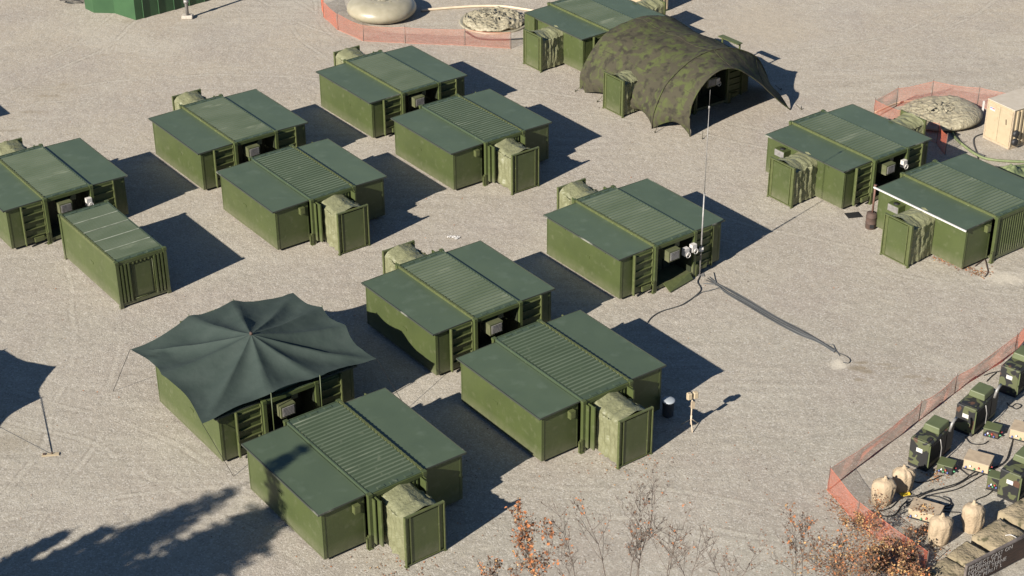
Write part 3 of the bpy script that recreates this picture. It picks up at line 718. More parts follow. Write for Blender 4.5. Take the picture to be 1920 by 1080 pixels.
# olive shrub-like net heap by it
# ------------------------------------------------------------------ environmental control unit (tan) at right
t = thing('storage_container', 'tan double-door container with round black vents at the right edge', 'container', (27.39, 86.56, 0), R(32.5))
hz = 2.36
b = MB(); b.box(0.03, 2.6, .03, 1.93, .12, hz - .05); part(t, 'body', b, 'tan')
b = MB(); b.box(-.02, 2.65, -.02, 1.98, hz - .049, hz); bev(part(t, 'roof', b, 'tanroof'), .02)
b = MB(); 
for x in (0, 2.55):
    for y in (0, 1.9): b.box(x, x + .07, y, y + .07, 0, hz - .05)
b.box(0.0, 2.6, .0, .07, .0, .12); b.box(0.0, .07, .07, 1.9, .0, .12); part(t, 'frame', b, 'tantop')
for i, (y0, y1) in enumerate(((.09, .98), (1.0, 1.88))):
    b = MB(); b.box(-.02, .027, y0, y1, .18, 2.2); d_ = bev(part(t, 'door', b, 'tan'), .008)
    b = MB(); b.bar((-.04, (y0 + y1) / 2 - .1, 1.35), (-.04, (y0 + y1) / 2 - .05, 1.65), .04); 
    if i == 0: part(d_, 'handle', b, 'rust')
    b = MB(); b.box(-.035, -.021, y0 + .1, y1 - .1, 2.02, 2.05); part(d_, 'drip_strip', b, 'tantop')
    for z in (.5, 1.2, 1.9):
        b = MB(); yy = y0 if i == 0 else y1; b.box(-.05, -.021, yy - .05, yy + .05, z - .05, z + .05); part(d_, 'hinge', b, 'tantop')
b = MB(); b.box(-.03, -.022, 1.35, 1.72, 1.80, 1.98); part(t, 'label_plate', b, 'white')
b = MB(); b.box(-.036, -.031, 1.38, 1.52, 1.9, 1.96); part(t, 'red_mark', b, 'red')
b = MB(); b.box(-.036, -.031, 1.54, 1.70, 1.9, 1.96); part(t, 'blue_mark', b, 'blue')
for i in range(8):
    b = MB(); x = .25 + i * .29; b.box(x, x + .1, -.05, .03, .2, 2.25); part(t, 'rib', b, 'tan')
for x, z in ((.22, .95), (.22, .45), (1.55, 1.0), (1.5, .55)):
    b = MB(); X = Matrix.Translation((x, -.05, z)) @ Matrix.Rotation(pi / 2, 4, 'X')
    vs = []; n_ = 18
    for zz, r_ in ((0, .2), (.14, .2), (.17, .15)):
        vs += [(r_ * cos(2 * pi * q / n_), r_ * sin(2 * pi * q / n_), zz) for q in range(n_)]
    fs = [(a * n_ + q, a * n_ + (q + 1) % n_, (a + 1) * n_ + (q + 1) % n_, (a + 1) * n_ + q) for a in range(2) for q in range(n_)] + [tuple(2 * n_ + q for q in range(n_))]
    b.add(vs, fs, True, X); part(t, 'round_vent', b, 'black')
b = MB(); b.box(-.05, .05, -.04, .04, .0, .95); o = b.build('marker_post', 'white', None, loc=g(1841, 218)); tag(o, 'short white post between the half-full bladder and the tan container', 'post')

# ------------------------------------------------------------------ water bladders
def bladder(label, c, r, h, crump, seed, sq=(1, 1), side=0):
    t = thing('water_bladder', label, 'bladder', c)
    prof = []
    for i in range(19):
        a = -pi / 2 * .55 + i / 18 * (pi / 2 + pi / 2 * .55); rr = r * (abs(cos(a)) ** .55); z = h * .42 + h * .58 * sin(a) if a > 0 else h * .42 + h * .5 * sin(a)
        prof.append((max(rr, .03), max(z, .0)))
    def fn(p):
        rr = hypot(p.x, p.y) / r; a = atan2(p.y, p.x)
        m = crump * max(0, min(1, (p.z / h - .45) * 2.2)) if crump < .9 else crump
        if side: m *= max(.05, min(1, .65 - p.x / r * .9))
        n1 = noise.noise((p.x * 1.6 + seed, p.y * 1.6, 1)); n2 = abs(noise.noise((p.x * 3.2, p.y * 3.2 + seed, 2))); n3 = abs(noise.noise((p.x * 6, p.y * 6, seed)))
        p.z = max(0.0, p.z + m * h * (.35 * n1 - .55 * n2 + .35 * n3) + .02 * n1 * (p.z > .05))
        if side: p.z *= .45 + .55 * max(0, min(1, .62 + p.x / r * .75))
        p.x *= sq[0]; p.y *= sq[1]; return p
    pf = []
    for i in range(len(prof) - 1):
        for q in range(3):
            s_ = q / 3; pf.append((prof[i][0] * (1 - s_) + prof[i + 1][0] * s_, prof[i][1] * (1 - s_) + prof[i + 1][1] * s_))
    pf.append(prof[-1])
    # concentric rings on top for folds
    b = MB(); b.lathe(pf[:-1] + [(prof[-2][0] * (1 - q / 14), prof[-1][1]) for q in range(0, 14)], 96, fn=fn)
    part(t, 'tank', b, 'bladder' if crump < .5 else 'crumple')
    return t
t = bladder('full round tan water bladder behind the long orange fence', (-8.45, 107.75, 0), 2.28, 1.25, .0, 1)
b = MB()
def topc(u, v):
    a = 2 * pi * u; r_ = 1.45 * v; x, y = r_ * cos(a), r_ * sin(a); q = 1 - v
    z = 1.20 + .10 * abs(noise.noise((x * 3, y * 3, 3))) + .09 * abs(noise.noise((x * 6, y * 6, 8))) + .05 * noise.noise((x * 11, y * 11, 5)) - .05 * (v > .95) - .07 * v * v
    return (x, y, z)
b.grid(topc, 60, 16); part(t, 'folded_cover', b, 'crumple')
bladder('flat crumpled tan water bladder beside the shelter at the top', (-1.08, 106.45, 0), 2.03, .42, 1.0, 5)
b = MB(); b.lathe([(2.25, 0), (2.28, .05), (2.2, .10), (2.1, .05)], 64, (-1.08, 106.45, 0)); tag(b.build('ground_sheet', 'bladder'), 'tan rim sheet lying around the flat crumpled bladder', 'sheet')
bladder('half-full tan water bladder inside the orange fence at right', (24.5, 90.85, 0), 2.35, .85, .55, 9, side=1, sq=(1.0, .95))
def line(name, pts, r, m, label, cat, group=None, n=6):
    P = [Vector(p) for p in pts]; out = []
    for i in range(len(P) - 1):
        p0, p1, p2, p3 = P[max(i - 1, 0)], P[i], P[i + 1], P[min(i + 2, len(P) - 1)]
        for k in range(6):
            q = k / 6; out.append(.5 * (2 * p1 + (p2 - p0) * q + (2 * p0 - 5 * p1 + 4 * p2 - p3) * q * q + (3 * p1 - p0 - 3 * p2 + p3) * q ** 3))
    out.append(P[-1]); b = MB(); b.tube(out, r, n); return tag(b.build(name, m), label, cat, group)
gp = lambda pts, z=.03: [g(u, v) + Vector((0, 0, z)) for u, v in pts]
line('hose', gp([(790, 22), (830, 18), (890, 14), (940, 14), (985, 20), (1010, 24)], .09), .09, 'hose', 'thick tan hose running from the full bladder to the top shelter', 'hose')
line('hose', gp([(872, 60), (884, 68), (900, 74), (940, 76), (990, 73)], .05), .05, 'cable', 'dark hose running out of the flat crumpled bladder behind the fence', 'hose')
line('hose', gp([(1640, 212), (1680, 195), (1710, 190), (1745, 184), (1780, 190), (1840, 206)], .05), .05, 'hose', 'tan hose along the far side of the half-full bladder', 'hose')
line('hose', gp([(1850, 250), (1828, 258), (1826, 272), (1832, 290), (1834, 306)], .04), .035, 'cable', 'dark cable from the tan double-door container toward the white-edged shelter', 'cable')
line('hose', gp([(1785, 248), (1792, 262), (1810, 278), (1830, 292), (1850, 300), (1880, 304), (1925, 306)], .08), .075, 'ctarp', 'thick green hose behind the white-edged shelter', 'hose')
line('hose', gp([(1790, 250), (1800, 268), (1822, 284), (1846, 294)], .05), .05, 'cable', 'thin dark hose beside the thick green one behind the white-edged shelter', 'hose')
b = MB()
def heap(u, v):
    x = (u - .5) * 3.4; y = (v - .5) * 2.2; e = max(0, 1 - (2 * u - 1) ** 2) * max(0, 1 - (2 * v - 1) ** 2)
    return (x, y, max(.003, e * (.45 + .6 * noise.noise((x * 1.1, y * 1.1, 1)) + .35 * abs(noise.noise((x * 3, y * 3, 1))))))
b.grid(heap, 40, 30); tag(b.build('tarp_heap', 'ctarp', None, loc=g(1905, 330), rz=R(20)), 'crumpled pale green tarpaulin heap behind the white-edged shelter', 'tarpaulin')
b = MB(); b.grid(lambda u, v: (heap(u, v)[0] * .9, heap(u, v)[1] * .4, heap(u, v)[2] * .35), 30, 16); tag(b.build('canvas_heap', 'hose', None, loc=g(1868, 318), rz=R(-15)), 'pale tan canvas crumpled on the gravel beside the thick green hose', 'canvas')
b = MB(); b.grid(lambda u, v: (heap(u, v)[0] * .75, heap(u, v)[1] * .6, heap(u, v)[2] * 1.4), 30, 16); tag(b.build('tarp_heap', 'ctarp', None, loc=g(1218, 22), rz=R(40)), 'green tarpaulin bundle between the top shelter and the ribbed tan container', 'tarpaulin')

# ------------------------------------------------------------------ orange net fences
def strand(b, a, c, w):
    d = (c - a).normalized(); u = d.cross(Vector((.31, .2, .93)) if abs(d.z) < .7 else Vector((.7, .71, 0))).normalized(); v = d.cross(u)
    off = [(u * cos(t_) + v * sin(t_)) * w * .55 for t_ in (.5, 2.6, 4.7)]
    b.add([a + o for o in off] + [c + o for o in off], [(0, 1, 4, 3), (1, 2, 5, 4), (2, 0, 3, 5)], smooth=True)
def fence(label, pts, h, lean=(0, 0), hs=None):
    t = thing('net_fence', label, 'fence'); b = MB(); P = [Vector((x, y, 0)) for x, y in pts]; hs = hs or [h] * len(P)
    cell = .06; w = .0078
    for i in range(len(P) - 1):
        A, B = P[i], P[i + 1]; ln = (B - A).length; n = int(ln / cell); d = (B - A) / ln
        nr = int(h / cell)
        def pt(s_, k):
            q = s_ / ln; hh_ = hs[i] * (1 - q) + hs[i + 1] * q; zz = k / nr * hh_
            sagz = -.10 * sin(pi * q) * (k / nr) ** 2 * min(1, ln / 3)
            off = .07 * noise.noise((A.x + d.x * s_ * .8, A.y + d.y * s_ * .8, zz * 1.5)) + .04 * sin(pi * q) * (k / nr)
            return A + d * s_ + Vector((-d.y * off + lean[0] * k / nr, d.x * off + lean[1] * k / nr, zz + sagz + .01))
        for k in range(nr + 1):
            ww = w * (2.2 if k in (0, nr) else 1); st_ = max(2, n // 4)
            for q in range(st_):
                strand(b, pt(q * ln / st_, k), pt((q + 1) * ln / st_, k), ww)
        for q in range(n):
            s_ = q * cell
            for k in range(0, nr, 6): strand(b, pt(s_, k), pt(s_, min(nr, k + 6)), w)
    part(t, 'net', b, 'orange', kind='stuff')
    for i, p in enumerate(P):
        b = MB(); b.cyl(p.x + lean[0] * .3, p.y + lean[1] * .3, 0, hs[i] + .14, .018, 6); part(t, 'post', b, 'post')
    return t
fence('long orange net fence in front of the two tan water bladders', [(-12.6, 109.6), (-12.25, 107.45), (-11.11, 105.14), (-9.32, 103.17), (-6.66, 102.78), (-2.88, 102.37), (0.0, 101.79)], 1.05)
fence('orange net fence around the half-full water bladder at right', [(23.75, 86.0), (23.6, 87.5), (22.2, 89.0), (20.7, 90.8), (22.33, 92.51), (24.58, 93.49), (27.02, 92.46), (28.6, 91.6)], 1.15)
fence('orange net fence around the generators in the lower right corner', [(24.6, 68.7), (22.3, 65.4), (18.93, 62.19), (16.96, 60.09), (12.38, 55.24), (13.15, 53.1), (14.55, 51.1), (15.2, 50.3)], 1.0, hs=[1., .95, .85, .9, 1.05, 1.0, .9, .8])

# ------------------------------------------------------------------ generators and power boxes
G_GEN = 'camouflaged generators inside the orange net fence'
def generator(label, near, rz):
    t = thing('generator', label, 'generator', near, rz, G_GEN)
    b = MB(); b.box(0, 2.05, 0, .86, .12, 1.32); bev(part(t, 'body', b, 'camo'), .03)
    b = MB(); b.box(.02, 2.03, .02, .84, 0, .12); part(t, 'skid', b, 'black')
    b = MB(); b.add([(.82, .06, 1.323), (1.75, .06, 1.323), (1.75, .8, 1.323), (.82, .8, 1.323), (.88, .10, 1.60), (1.70, .10, 1.60), (1.70, .76, 1.60), (.88, .76, 1.60)],
                    [(3, 2, 1, 0), (4, 5, 6, 7), (0, 1, 5, 4), (1, 2, 6, 5), (2, 3, 7, 6), (3, 0, 4, 7)]); bev(part(t, 'hood', b, 'gentop'), .04, 2)
    b = MB(); b.box(.1, .5, .12, .74, 1.322, 1.35); part(t, 'filler_lid', b, 'camo')
    b = MB(); b.tube([(1.55, -.05, 1.2), (1.6, -.08, 1.55), (1.75, -.08, 1.62), (2.0, -.05, 1.62)], .06, 8); part(t, 'exhaust', b, 'steel')
    b = MB()  # long side: black panels that also hold its shade in their colour
    for i in range(9): b.box(.15 + i * .085, .19 + i * .085, -.03, -.001, .35, 1.18)
    part(t, 'shaded_louvre', b, 'black')
    b = MB(); b.box(.98, 1.38, -.02, -.001, .3, 1.2); part(t, 'shaded_side_door', b, 'black')
    b = MB(); b.box(1.42, 1.98, -.03, -.001, .3, 1.2); part(t, 'shaded_control_panel', b, 'black')
    b = MB(); b.box(-.014, -.001, .28, .55, .80, .98); part(t, 'white_label', b, 'white')
    b = MB(); b.bar((.02, -.02, .2), (.02, -.02, 1.25), .05); part(t, 'corner_trim', b, 'gentop')
    b = MB(); b.tube([(.8, -.04, 1.2), (.85, -.12, .8), (.8, -.14, .35), (.9, -.3, .03)], .022, 6); part(t, 'power_lead', b, 'steel')
    return t
GZ = R(49.5)
generator('camouflaged generator with green hood closest to the two tan covers', (16.5, 56.42, 0), GZ)
generator('camouflaged generator second in the row along the orange fence', (18.89, 58.85, 0), GZ)
generator('camouflaged generator at the right edge, farthest up the orange fence', (21.42, 61.75, 0), GZ)
generator('camouflaged generator behind the stone blocks at the right edge', (19.55, 54.25, 0), GZ)
G_BX = 'small power distribution boxes between the generators'
def caps(t, n, x0, y0, dx, dy, z, face):
    for i in range(n):
        b = MB(); c = Vector((x0 + dx * i, y0 + dy * i, z + (.07 if i % 2 else -.02))); d = Vector(face) * .09
        b.tube([c, c + d], .032, 7); part(t, 'connector', b, ('red', 'blue', 'palew', 'green')[(i + n) % 4])
def dist_box(label, c, rz, sx, sy, h, m, mt):
    t = thing('distribution_box', label, 'power box', c, rz, G_BX)
    b = MB(); b.box(-sx / 2, sx / 2, -sy / 2, sy / 2, .08, h); bev(part(t, 'case', b, m), .015)
    b = MB(); b.box(-sx / 2 - .02, sx / 2 + .02, -sy / 2 - .02, sy / 2 + .02, h + .001, h + .04); bev(part(t, 'lid', b, mt), .012)
    b = MB(); 
    for y in (-sy / 2 + .05, sy / 2 - .05): b.bar((-sx / 2, y, .04), (sx / 2, y, .04), .06)
    part(t, 'skid', b, 'black')
    caps(t, 5, -sx / 2 + .12, -sy / 2 - .01, (sx - .24) / 4.5, 0, h * .45, (0, -1, 0)); caps(t, 3, sx / 2 + .01, -sy / 2 + .12, 0, .13, h * .5, (1, 0, 0))
    return t
dist_box('tan power box covered with dry leaves between the tan canvas covers', (15.85, 53.55, 0), R(-28), 1.15, .8, .42, 'tan', 'tantop')
dist_box('clean tan power box in the middle of the generator yard', (18.62, 56.75, 0), R(-28), 1.0, .78, .46, 'tan', 'tantop')
dist_box('tan power box cut by the right edge of the photo', (21.0, 58.85, 0), R(-28), 1.0, .78, .46, 'tan', 'tantop')
dist_box('small camouflaged power box with a white spot on its lid', (17.3, 56.55, 0), R(-28), .62, .55, .38, 'camo', 'gentop')
dist_box('small camouflaged power box below the second generator', (19.75, 59.05, 0), R(-28), .62, .55, .38, 'camo', 'gentop')
dist_box('small camouflaged power box against the generator behind the stone blocks', (18.95, 55.35, 0), R(-28), .55, .5, .62, 'camo', 'gentop')

# canvas covers tied over lamps
def cover(label, c, r, h, seed, group='tan canvas covers in the generator yard'):
    t = thing('canvas_cover', label, 'cover', c, 0, group)
    prof = [(r * .72, 0), (r * .80, h * .10), (r * .92, h * .35), (r * 1.0, h * .6), (r * 1.0, h * .78), (r * .74, h * .92), (r * .26, h * .98), (r * .14, h * 1.05), (r * .10, h * 1.12)]
    pf = []
    for i in range(len(prof) - 1):
        for q in range(3): s_ = q / 3; pf.append((prof[i][0] * (1 - s_) + prof[i + 1][0] * s_, prof[i][1] * (1 - s_) + prof[i + 1][1] * s_))
    pf.append(prof[-1])
    def fn(p):
        a = atan2(p.y, p.x); k = 1.03 + .24 * abs(noise.noise((cos(a) * 2.6 + seed, sin(a) * 2.6, p.z * 1.0))) + .10 * noise.noise((cos(a) * 4.5, sin(a) * 4.5 + seed, p.z * 2.2)) - .05
        ple = .07 * abs(sin(a * 5 + seed + p.z * 1.5)) * min(1, p.z / h * 1.4 + .2); k -= ple; p.x *= k; p.y *= k * .78; p.x += .05 * sin(seed) * p.z; return p
    b = MB(); b.lathe(pf, 40, fn=fn); part(t, 'canvas', b, 'bagcloth')
    b = MB(); b.cyl(0, 0, h * 1.0, h * 1.02, r * .22, 10); part(t, 'tie_cord', b, 'bagcloth')
    return t
cover('wide tan canvas cover nearest the orange fence corner', g(1652, 944), .46, 1.18, 1)
cover('tan canvas cover with a yellow foot beside the first generator', g(1692, 920), .42, 1.12, 4)
cover('tan canvas cover at the edge of the dry leaves', g(1758, 1018), .45, 1.25, 7)
cover('tan canvas cover touching the stone blocks', g(1822, 994), .44, 1.25, 11)
b = MB(); b.box(-.2, .2, -.1, .1, .01, .09); o = bev(b.build('yellow_pad', 'yellow', None, loc=g(1697, 928), rz=R(15)), .02); tag(o, 'small yellow pad lying at the foot of a tan canvas cover', 'pad')

# stone blocks
def stone(label, c, rz, sx, sy, h, seed):
    b = MB(); n = 14
    def f(u, v, top=True):
        return (0, 0, 0)
    vs = []; fs = []
    for j in range(n + 1):
        for i in range(n + 1):
            x = (i / n - .5) * sx; y = (j / n - .5) * sy
            e = min(i, n - i, j, n - j); x *= 1 - .04 * noise.noise((y * 2, seed, 0)); y *= 1 - .10 * noise.noise((x * 1.1, seed, 2))
            z = h + .07 * noise.noise((x * 1.5, y * 1.5, seed)) + .03 * noise.noise((x * 5, y * 5, seed)) - (.035 if e == 0 else .008 if e == 1 else 0)
            vs.append((x, y, z))
    fs = [(j * (n + 1) + i, j * (n + 1) + i + 1, (j + 1) * (n + 1) + i + 1, (j + 1) * (n + 1) + i) for j in range(n) for i in range(n)]
    ring = [i for i in range(n + 1)] + [(j + 1) * (n + 1) - 1 for j in range(1, n + 1)] + [n * (n + 1) + i for i in range(n - 1, -1, -1)] + [j * (n + 1) for j in range(n - 1, 0, -1)]
    k = len(vs); vs += [(vs[i][0], vs[i][1], 0) for i in ring]
    m_ = len(ring); fs += [(ring[i], k + i, k + (i + 1) % m_, ring[(i + 1) % m_]) for i in range(m_)]
    b.add(vs, fs, True)
    o = b.build('stone_block', 'stone', None, loc=c, rz=rz); tag(o, label, 'stone block', 'flat mossy stone blocks in the lower right corner'); return o
def st(u, v, h): p = g(u, v, h); p.z = 0; return p
stone('mossy stone block at the right edge, topmost of the row', Vector((19.62, 53.25, 0)), R(35), 1.75, 1.25, .5, 1)
stone('large mossy stone block with a pale scratch, second from the right edge', Vector((18.22, 51.82, 0)), R(38), 1.66, 1.22, .5, 5)
stone('mossy stone block beside the tan canvas cover at the dry leaves', Vector((16.82, 50.62, 0)), R(40), 1.25, 1.15, .48, 9)
stone('mossy stone block under the dry leaves at the bottom edge', Vector((15.85, 49.75, 0)), R(40), 1.2, 1.1, .45, 13)
line('rope_end', [g(1885, 1004, .56), g(1895, 1003, .58), g(1905, 1008, .58), g(1912, 1014, .56)], .02, 'white', 'white rope end lying on the large stone block', 'rope')

# wooden sign, lower right corner
t = thing('sign_board', 'dark wooden sign board with rows of pale lettering in the lower right corner', 'sign')
zc = 1.15
A_ = g(1812, 1060, zc); B_ = g(1928, 1000, zc + .0)
d = (B_ - A_).normalized(); nrm = Vector((d.y, -d.x, 0))
X = Matrix(((d.x, nrm.x * -1, 0, A_.x), (d.y, nrm.y * -1, 0, A_.y), (0, 0, 1, 0), (0, 0, 0, 1)))   # x along board, -y towards viewer
t.matrix_world = X
bl = (B_ - A_).length + .6
for i in range(6):
    b = MB(); b.box(.03, bl, -.03, .03, zc - .06 - (i + 1) * .17, zc - .062 - i * .17 - .004); part(t, 'plank', b, 'wood')
b = MB(); b.box(0, bl + .03, -.06, .06, zc - .055, zc); part(t, 'top_rail', b, 'wooded')
b = MB(); b.box(0.0, .06, -.05, .05, 0, zc - .056); part(t, 'side_post', b, 'wooded')
b = MB(); b.box(bl, bl + .06, -.05, .05, 0, zc - .056); part(t, 'side_post', b, 'wooded')
for i, s_ in enumerate(('PROJECT CAST ON', 'EQUIPMENT M', 'MACHINE TERNE', 'ME CT PERLIT L')):
    cu = bpy.data.curves.new('lettering', 'FONT'); cu.body = s_; cu.size = .25; cu.space_character = 1.1; cu.extrude = .003; cu.materials.append(M['letter'])
    tmp = bpy.data.objects.new('tmp', cu); COL.objects.link(tmp); bpy.context.view_layer.update()
    lm = bpy.data.meshes.new_from_object(tmp); bpy.data.objects.remove(tmp)
    o = put('lettering', lm, t, (.12, -.036, zc - .29 - i * .215)); o.rotation_euler = (pi / 2, 0, 0); o['kind'] = 'stuff'

# ------------------------------------------------------------------ cables
GC = 'grey cables of the bundle running from the mast across the gravel'
mid = [(1345, 535), (1365, 548), (1400, 568), (1450, 598), (1500, 624), (1535, 641), (1565, 660)]
starts = [(1318, 532), (1323, 526), (1330, 520), (1338, 512), (1326, 522), (1334, 526)]
for i in range(9):
    s_ = starts[i % 6]; k = (i - 4) * .034
    pts = [g(*s_) + Vector((0, 0, .03))]
    for j, (u, v) in enumerate(mid):
        p = g(u, v); w_ = k * (.5 if j < 1 else 1.15 if j < 5 else .5) + .03 * noise.noise((i * 3.3, j * 1.7, 0)); pts.append(p + Vector((w_ * .75, w_ * 1.2, .03 + .012 * (i % 2))))
    if i == 4: pts += gp([(1585, 668), (1594, 676), (1590, 682), (1580, 680)])
    if i == 2: pts = pts[:-1] + gp([(1552, 646), (1562, 648), (1566, 656), (1574, 668)])
    line('power_cable', pts, .018, 'cable' if i % 3 == 1 else 'cablel', ('light grey', 'black', 'grey')[i % 3] + ' cable of the bundle that runs from the mast across the gravel', 'cable', GC, 5)
line('power_cable', gp([(1313, 518), (1308, 530), (1314, 542), (1308, 552), (1280, 572), (1240, 585), (1222, 596), (1214, 606)]), .028, 'cable', 'dark cable curving left from the mast foot toward the middle shelter', 'cable')
line('power_cable', gp([(1350, 540), (1330, 546), (1316, 549), (1305, 556), (1282, 570)]), .02, 'cablel', 'short cable branching from the bundle below the mast', 'cable')
GY = 'black power leads looped between the generators and power boxes'
LL = ['short black lead from the first generator to the power box with a white spot', 'longest black lead, from the leaf-covered box up past the clean tan box', 'black lead running beside the longest one up to the clean tan box',
 'black lead passing in front of the clean tan power box', 'black lead lying between two tan canvas covers and the orange net', 'black lead ending nearest the foot of the orange net',
 'black lead coiling behind the leaf-covered power box to a canvas cover', 'small loop of black lead behind the leaf-covered power box', 'black lead sagging from the second generator to a small camouflaged box',
 'loop of black lead above the tan box at the right edge', 'black lead from the white-spotted box toward the clean tan box', 'black lead from the generator at the stone blocks to a canvas cover',
 'upper black lead behind the second generator by the orange net', 'lower black lead behind the second generator by the orange net']
for li, pts in enumerate(([(1705, 900), (1725, 906), (1750, 900), (1765, 893)], [(1700, 945), (1740, 925), (1790, 912), (1830, 890), (1880, 870), (1893, 845), (1902, 815), (1912, 800)],
            [(1700, 950), (1742, 930), (1795, 918), (1840, 893), (1884, 868), (1896, 840), (1900, 812)], [(1737, 925), (1770, 915), (1800, 905), (1832, 884), (1875, 875)],
            [(1645, 960), (1670, 953), (1690, 935), (1720, 930), (1750, 918)], [(1650, 968), (1675, 968), (1690, 950), (1700, 940)], [(1735, 930), (1760, 933), (1785, 945), (1780, 955), (1760, 950), (1745, 940), (1765, 958), (1800, 962)],
            [(1768, 932), (1780, 936), (1782, 946), (1770, 950), (1760, 942)], [(1810, 820), (1820, 832), (1842, 834), (1853, 828)], [(1895, 762), (1905, 768), (1915, 762), (1905, 758), (1895, 764), (1888, 756)],
            [(1800, 880), (1818, 893), (1832, 891)], [(1862, 920), (1850, 930), (1828, 940), (1832, 955)], [(1845, 705), (1860, 700), (1875, 697)], [(1850, 716), (1860, 706), (1868, 700)])):
    line('power_lead', gp(pts), .024, 'black', LL[li], 'cable', GY, 5)

# ------------------------------------------------------------------ mast
mb_ = g(1312, 515); t = thing('antenna_mast', 'tall thin grey mast rising beside the open shelter doors', 'mast', mb_)
b = MB(); b.cyl(0, 0, 0, 4.3, .038, 8); b.cyl(0, 0, 4.3, 4.35, .055, 8); part(t, 'lower_pole', b, 'steel')
b = MB(); b.cyl(0, 0, 4.35, 8.65, .022, 8, .014); part(t, 'upper_pole', b, 'steel')
b = MB(); b.cyl(0, 0, 8.65, 8.8, .04, 8); b.cyl(0, 0, 8.8, 9.6, .006, 5); part(t, 'aerial', b, 'steel')
b = MB(); b.box(-.2, .2, -.2, .2, 0, .03); part(t, 'base_plate', b, 'steel')
b = MB(); b.box(-.1, .1, -.07, .07, 1.3, 1.5); part(t, 'clamp', b, 'white')

# ------------------------------------------------------------------ bin, floodlight
t = thing('waste_bin', 'round dark bin with a pale lid beside the shelter with the entrance tunnel', 'bin', g(1252, 779))
b = MB(); b.lathe([(.20, 0), (.235, .05), (.25, .7), (.27, .72), (.27, .76)], 24); part(t, 'bucket', b, 'bin')
b = MB(); b.lathe([(.285, .745), (.29, .775), (.25, .80), (.12, .815), (.02, .82)], 24); part(t, 'lid', b, 'binlid')
t = thing('floodlight', 'tan floodlight on a tripod with its shadow on the gravel', 'floodlight', g(1295, 801), R(20))
b = MB(); b.cyl(0, 0, .18, 1.45, .03, 8); b.cyl(0, 0, .15, .6, .042, 8); part(t, 'stand', b, 'hose')
for a in range(3):
    b = MB(); an = a * 2 * pi / 3 + .25; b.tube([(0, 0, .42), (.42 * cos(an), .42 * sin(an), .02)], .02, 6); part(t, 'leg', b, 'hose')
for sx in (-.14, .14):
    b = MB(); b.box(sx - .10, sx + .10, -.1, .1, 1.42, 1.72); h_ = bev(part(t, 'lamp_head', b, 'tan'), .03)
    b = MB(); b.box(sx - .085, sx + .085, .102, .115, 1.45, 1.69); part(h_, 'lens', b, 'bin')
b = MB(); b.bar((-.25, 0, 1.45), (.25, 0, 1.45), .04); part(t, 'crossbar', b, 'hose')
b = MB(); b.box(-.07, .07, -.13, -.03, 1.0, 1.3); part(t, 'ballast_box', b, 'tantop')

# ------------------------------------------------------------------ stove barrel, plate, litter
t = thing('stove_barrel', 'brown rusty barrel stove with a tall pipe by the white-edged roof', 'stove', g(1632, 427))
b = MB(); b.lathe([(.25, 0), (.27, .03), (.27, .28), (.285, .3), (.27, .32), (.27, .62), (.285, .64), (.27, .66), (.26, .84), (.1, .87), (.02, .87)], 22); part(t, 'barrel', b, 'rust')
b = MB(); b.cyl(.02, 0, .86, 2.35, .055, 10); b.cyl(.02, 0, 2.35, 2.42, .08, 10); part(t, 'stove_pipe', b, 'pipe')
b = MB(); b.box(-.1, .1, -.285, -.26, .1, .3); part(t, 'stove_door', b, 'black')
b = MB(); b.box(-.38, .38, -.28, .28, .006, .04); b.box(-.3, .3, -.2, .2, .041, .05); tag(bev(b.build('metal_grate', 'black', None, loc=g(1600, 404), rz=R(12)), .01), 'flat dark metal grate on the gravel by the rusty stove', 'grate')
for i, (u, v, s_) in enumerate(((847, 445, .22), (857, 447, .18))):
    b = MB(); b.grid(lambda a, c: ((a - .5) * s_ * 2, (c - .5) * s_, .03 + .1 * abs(noise.noise((a * 4, c * 4, i * 3)))), 8, 6, smooth=False)
    tag(b.build('paper_litter', 'white', None, loc=g(u, v), rz=i), ('larger' if i == 0 else 'smaller') + ' scrap of white paper on the gravel behind the middle shelter', 'litter')

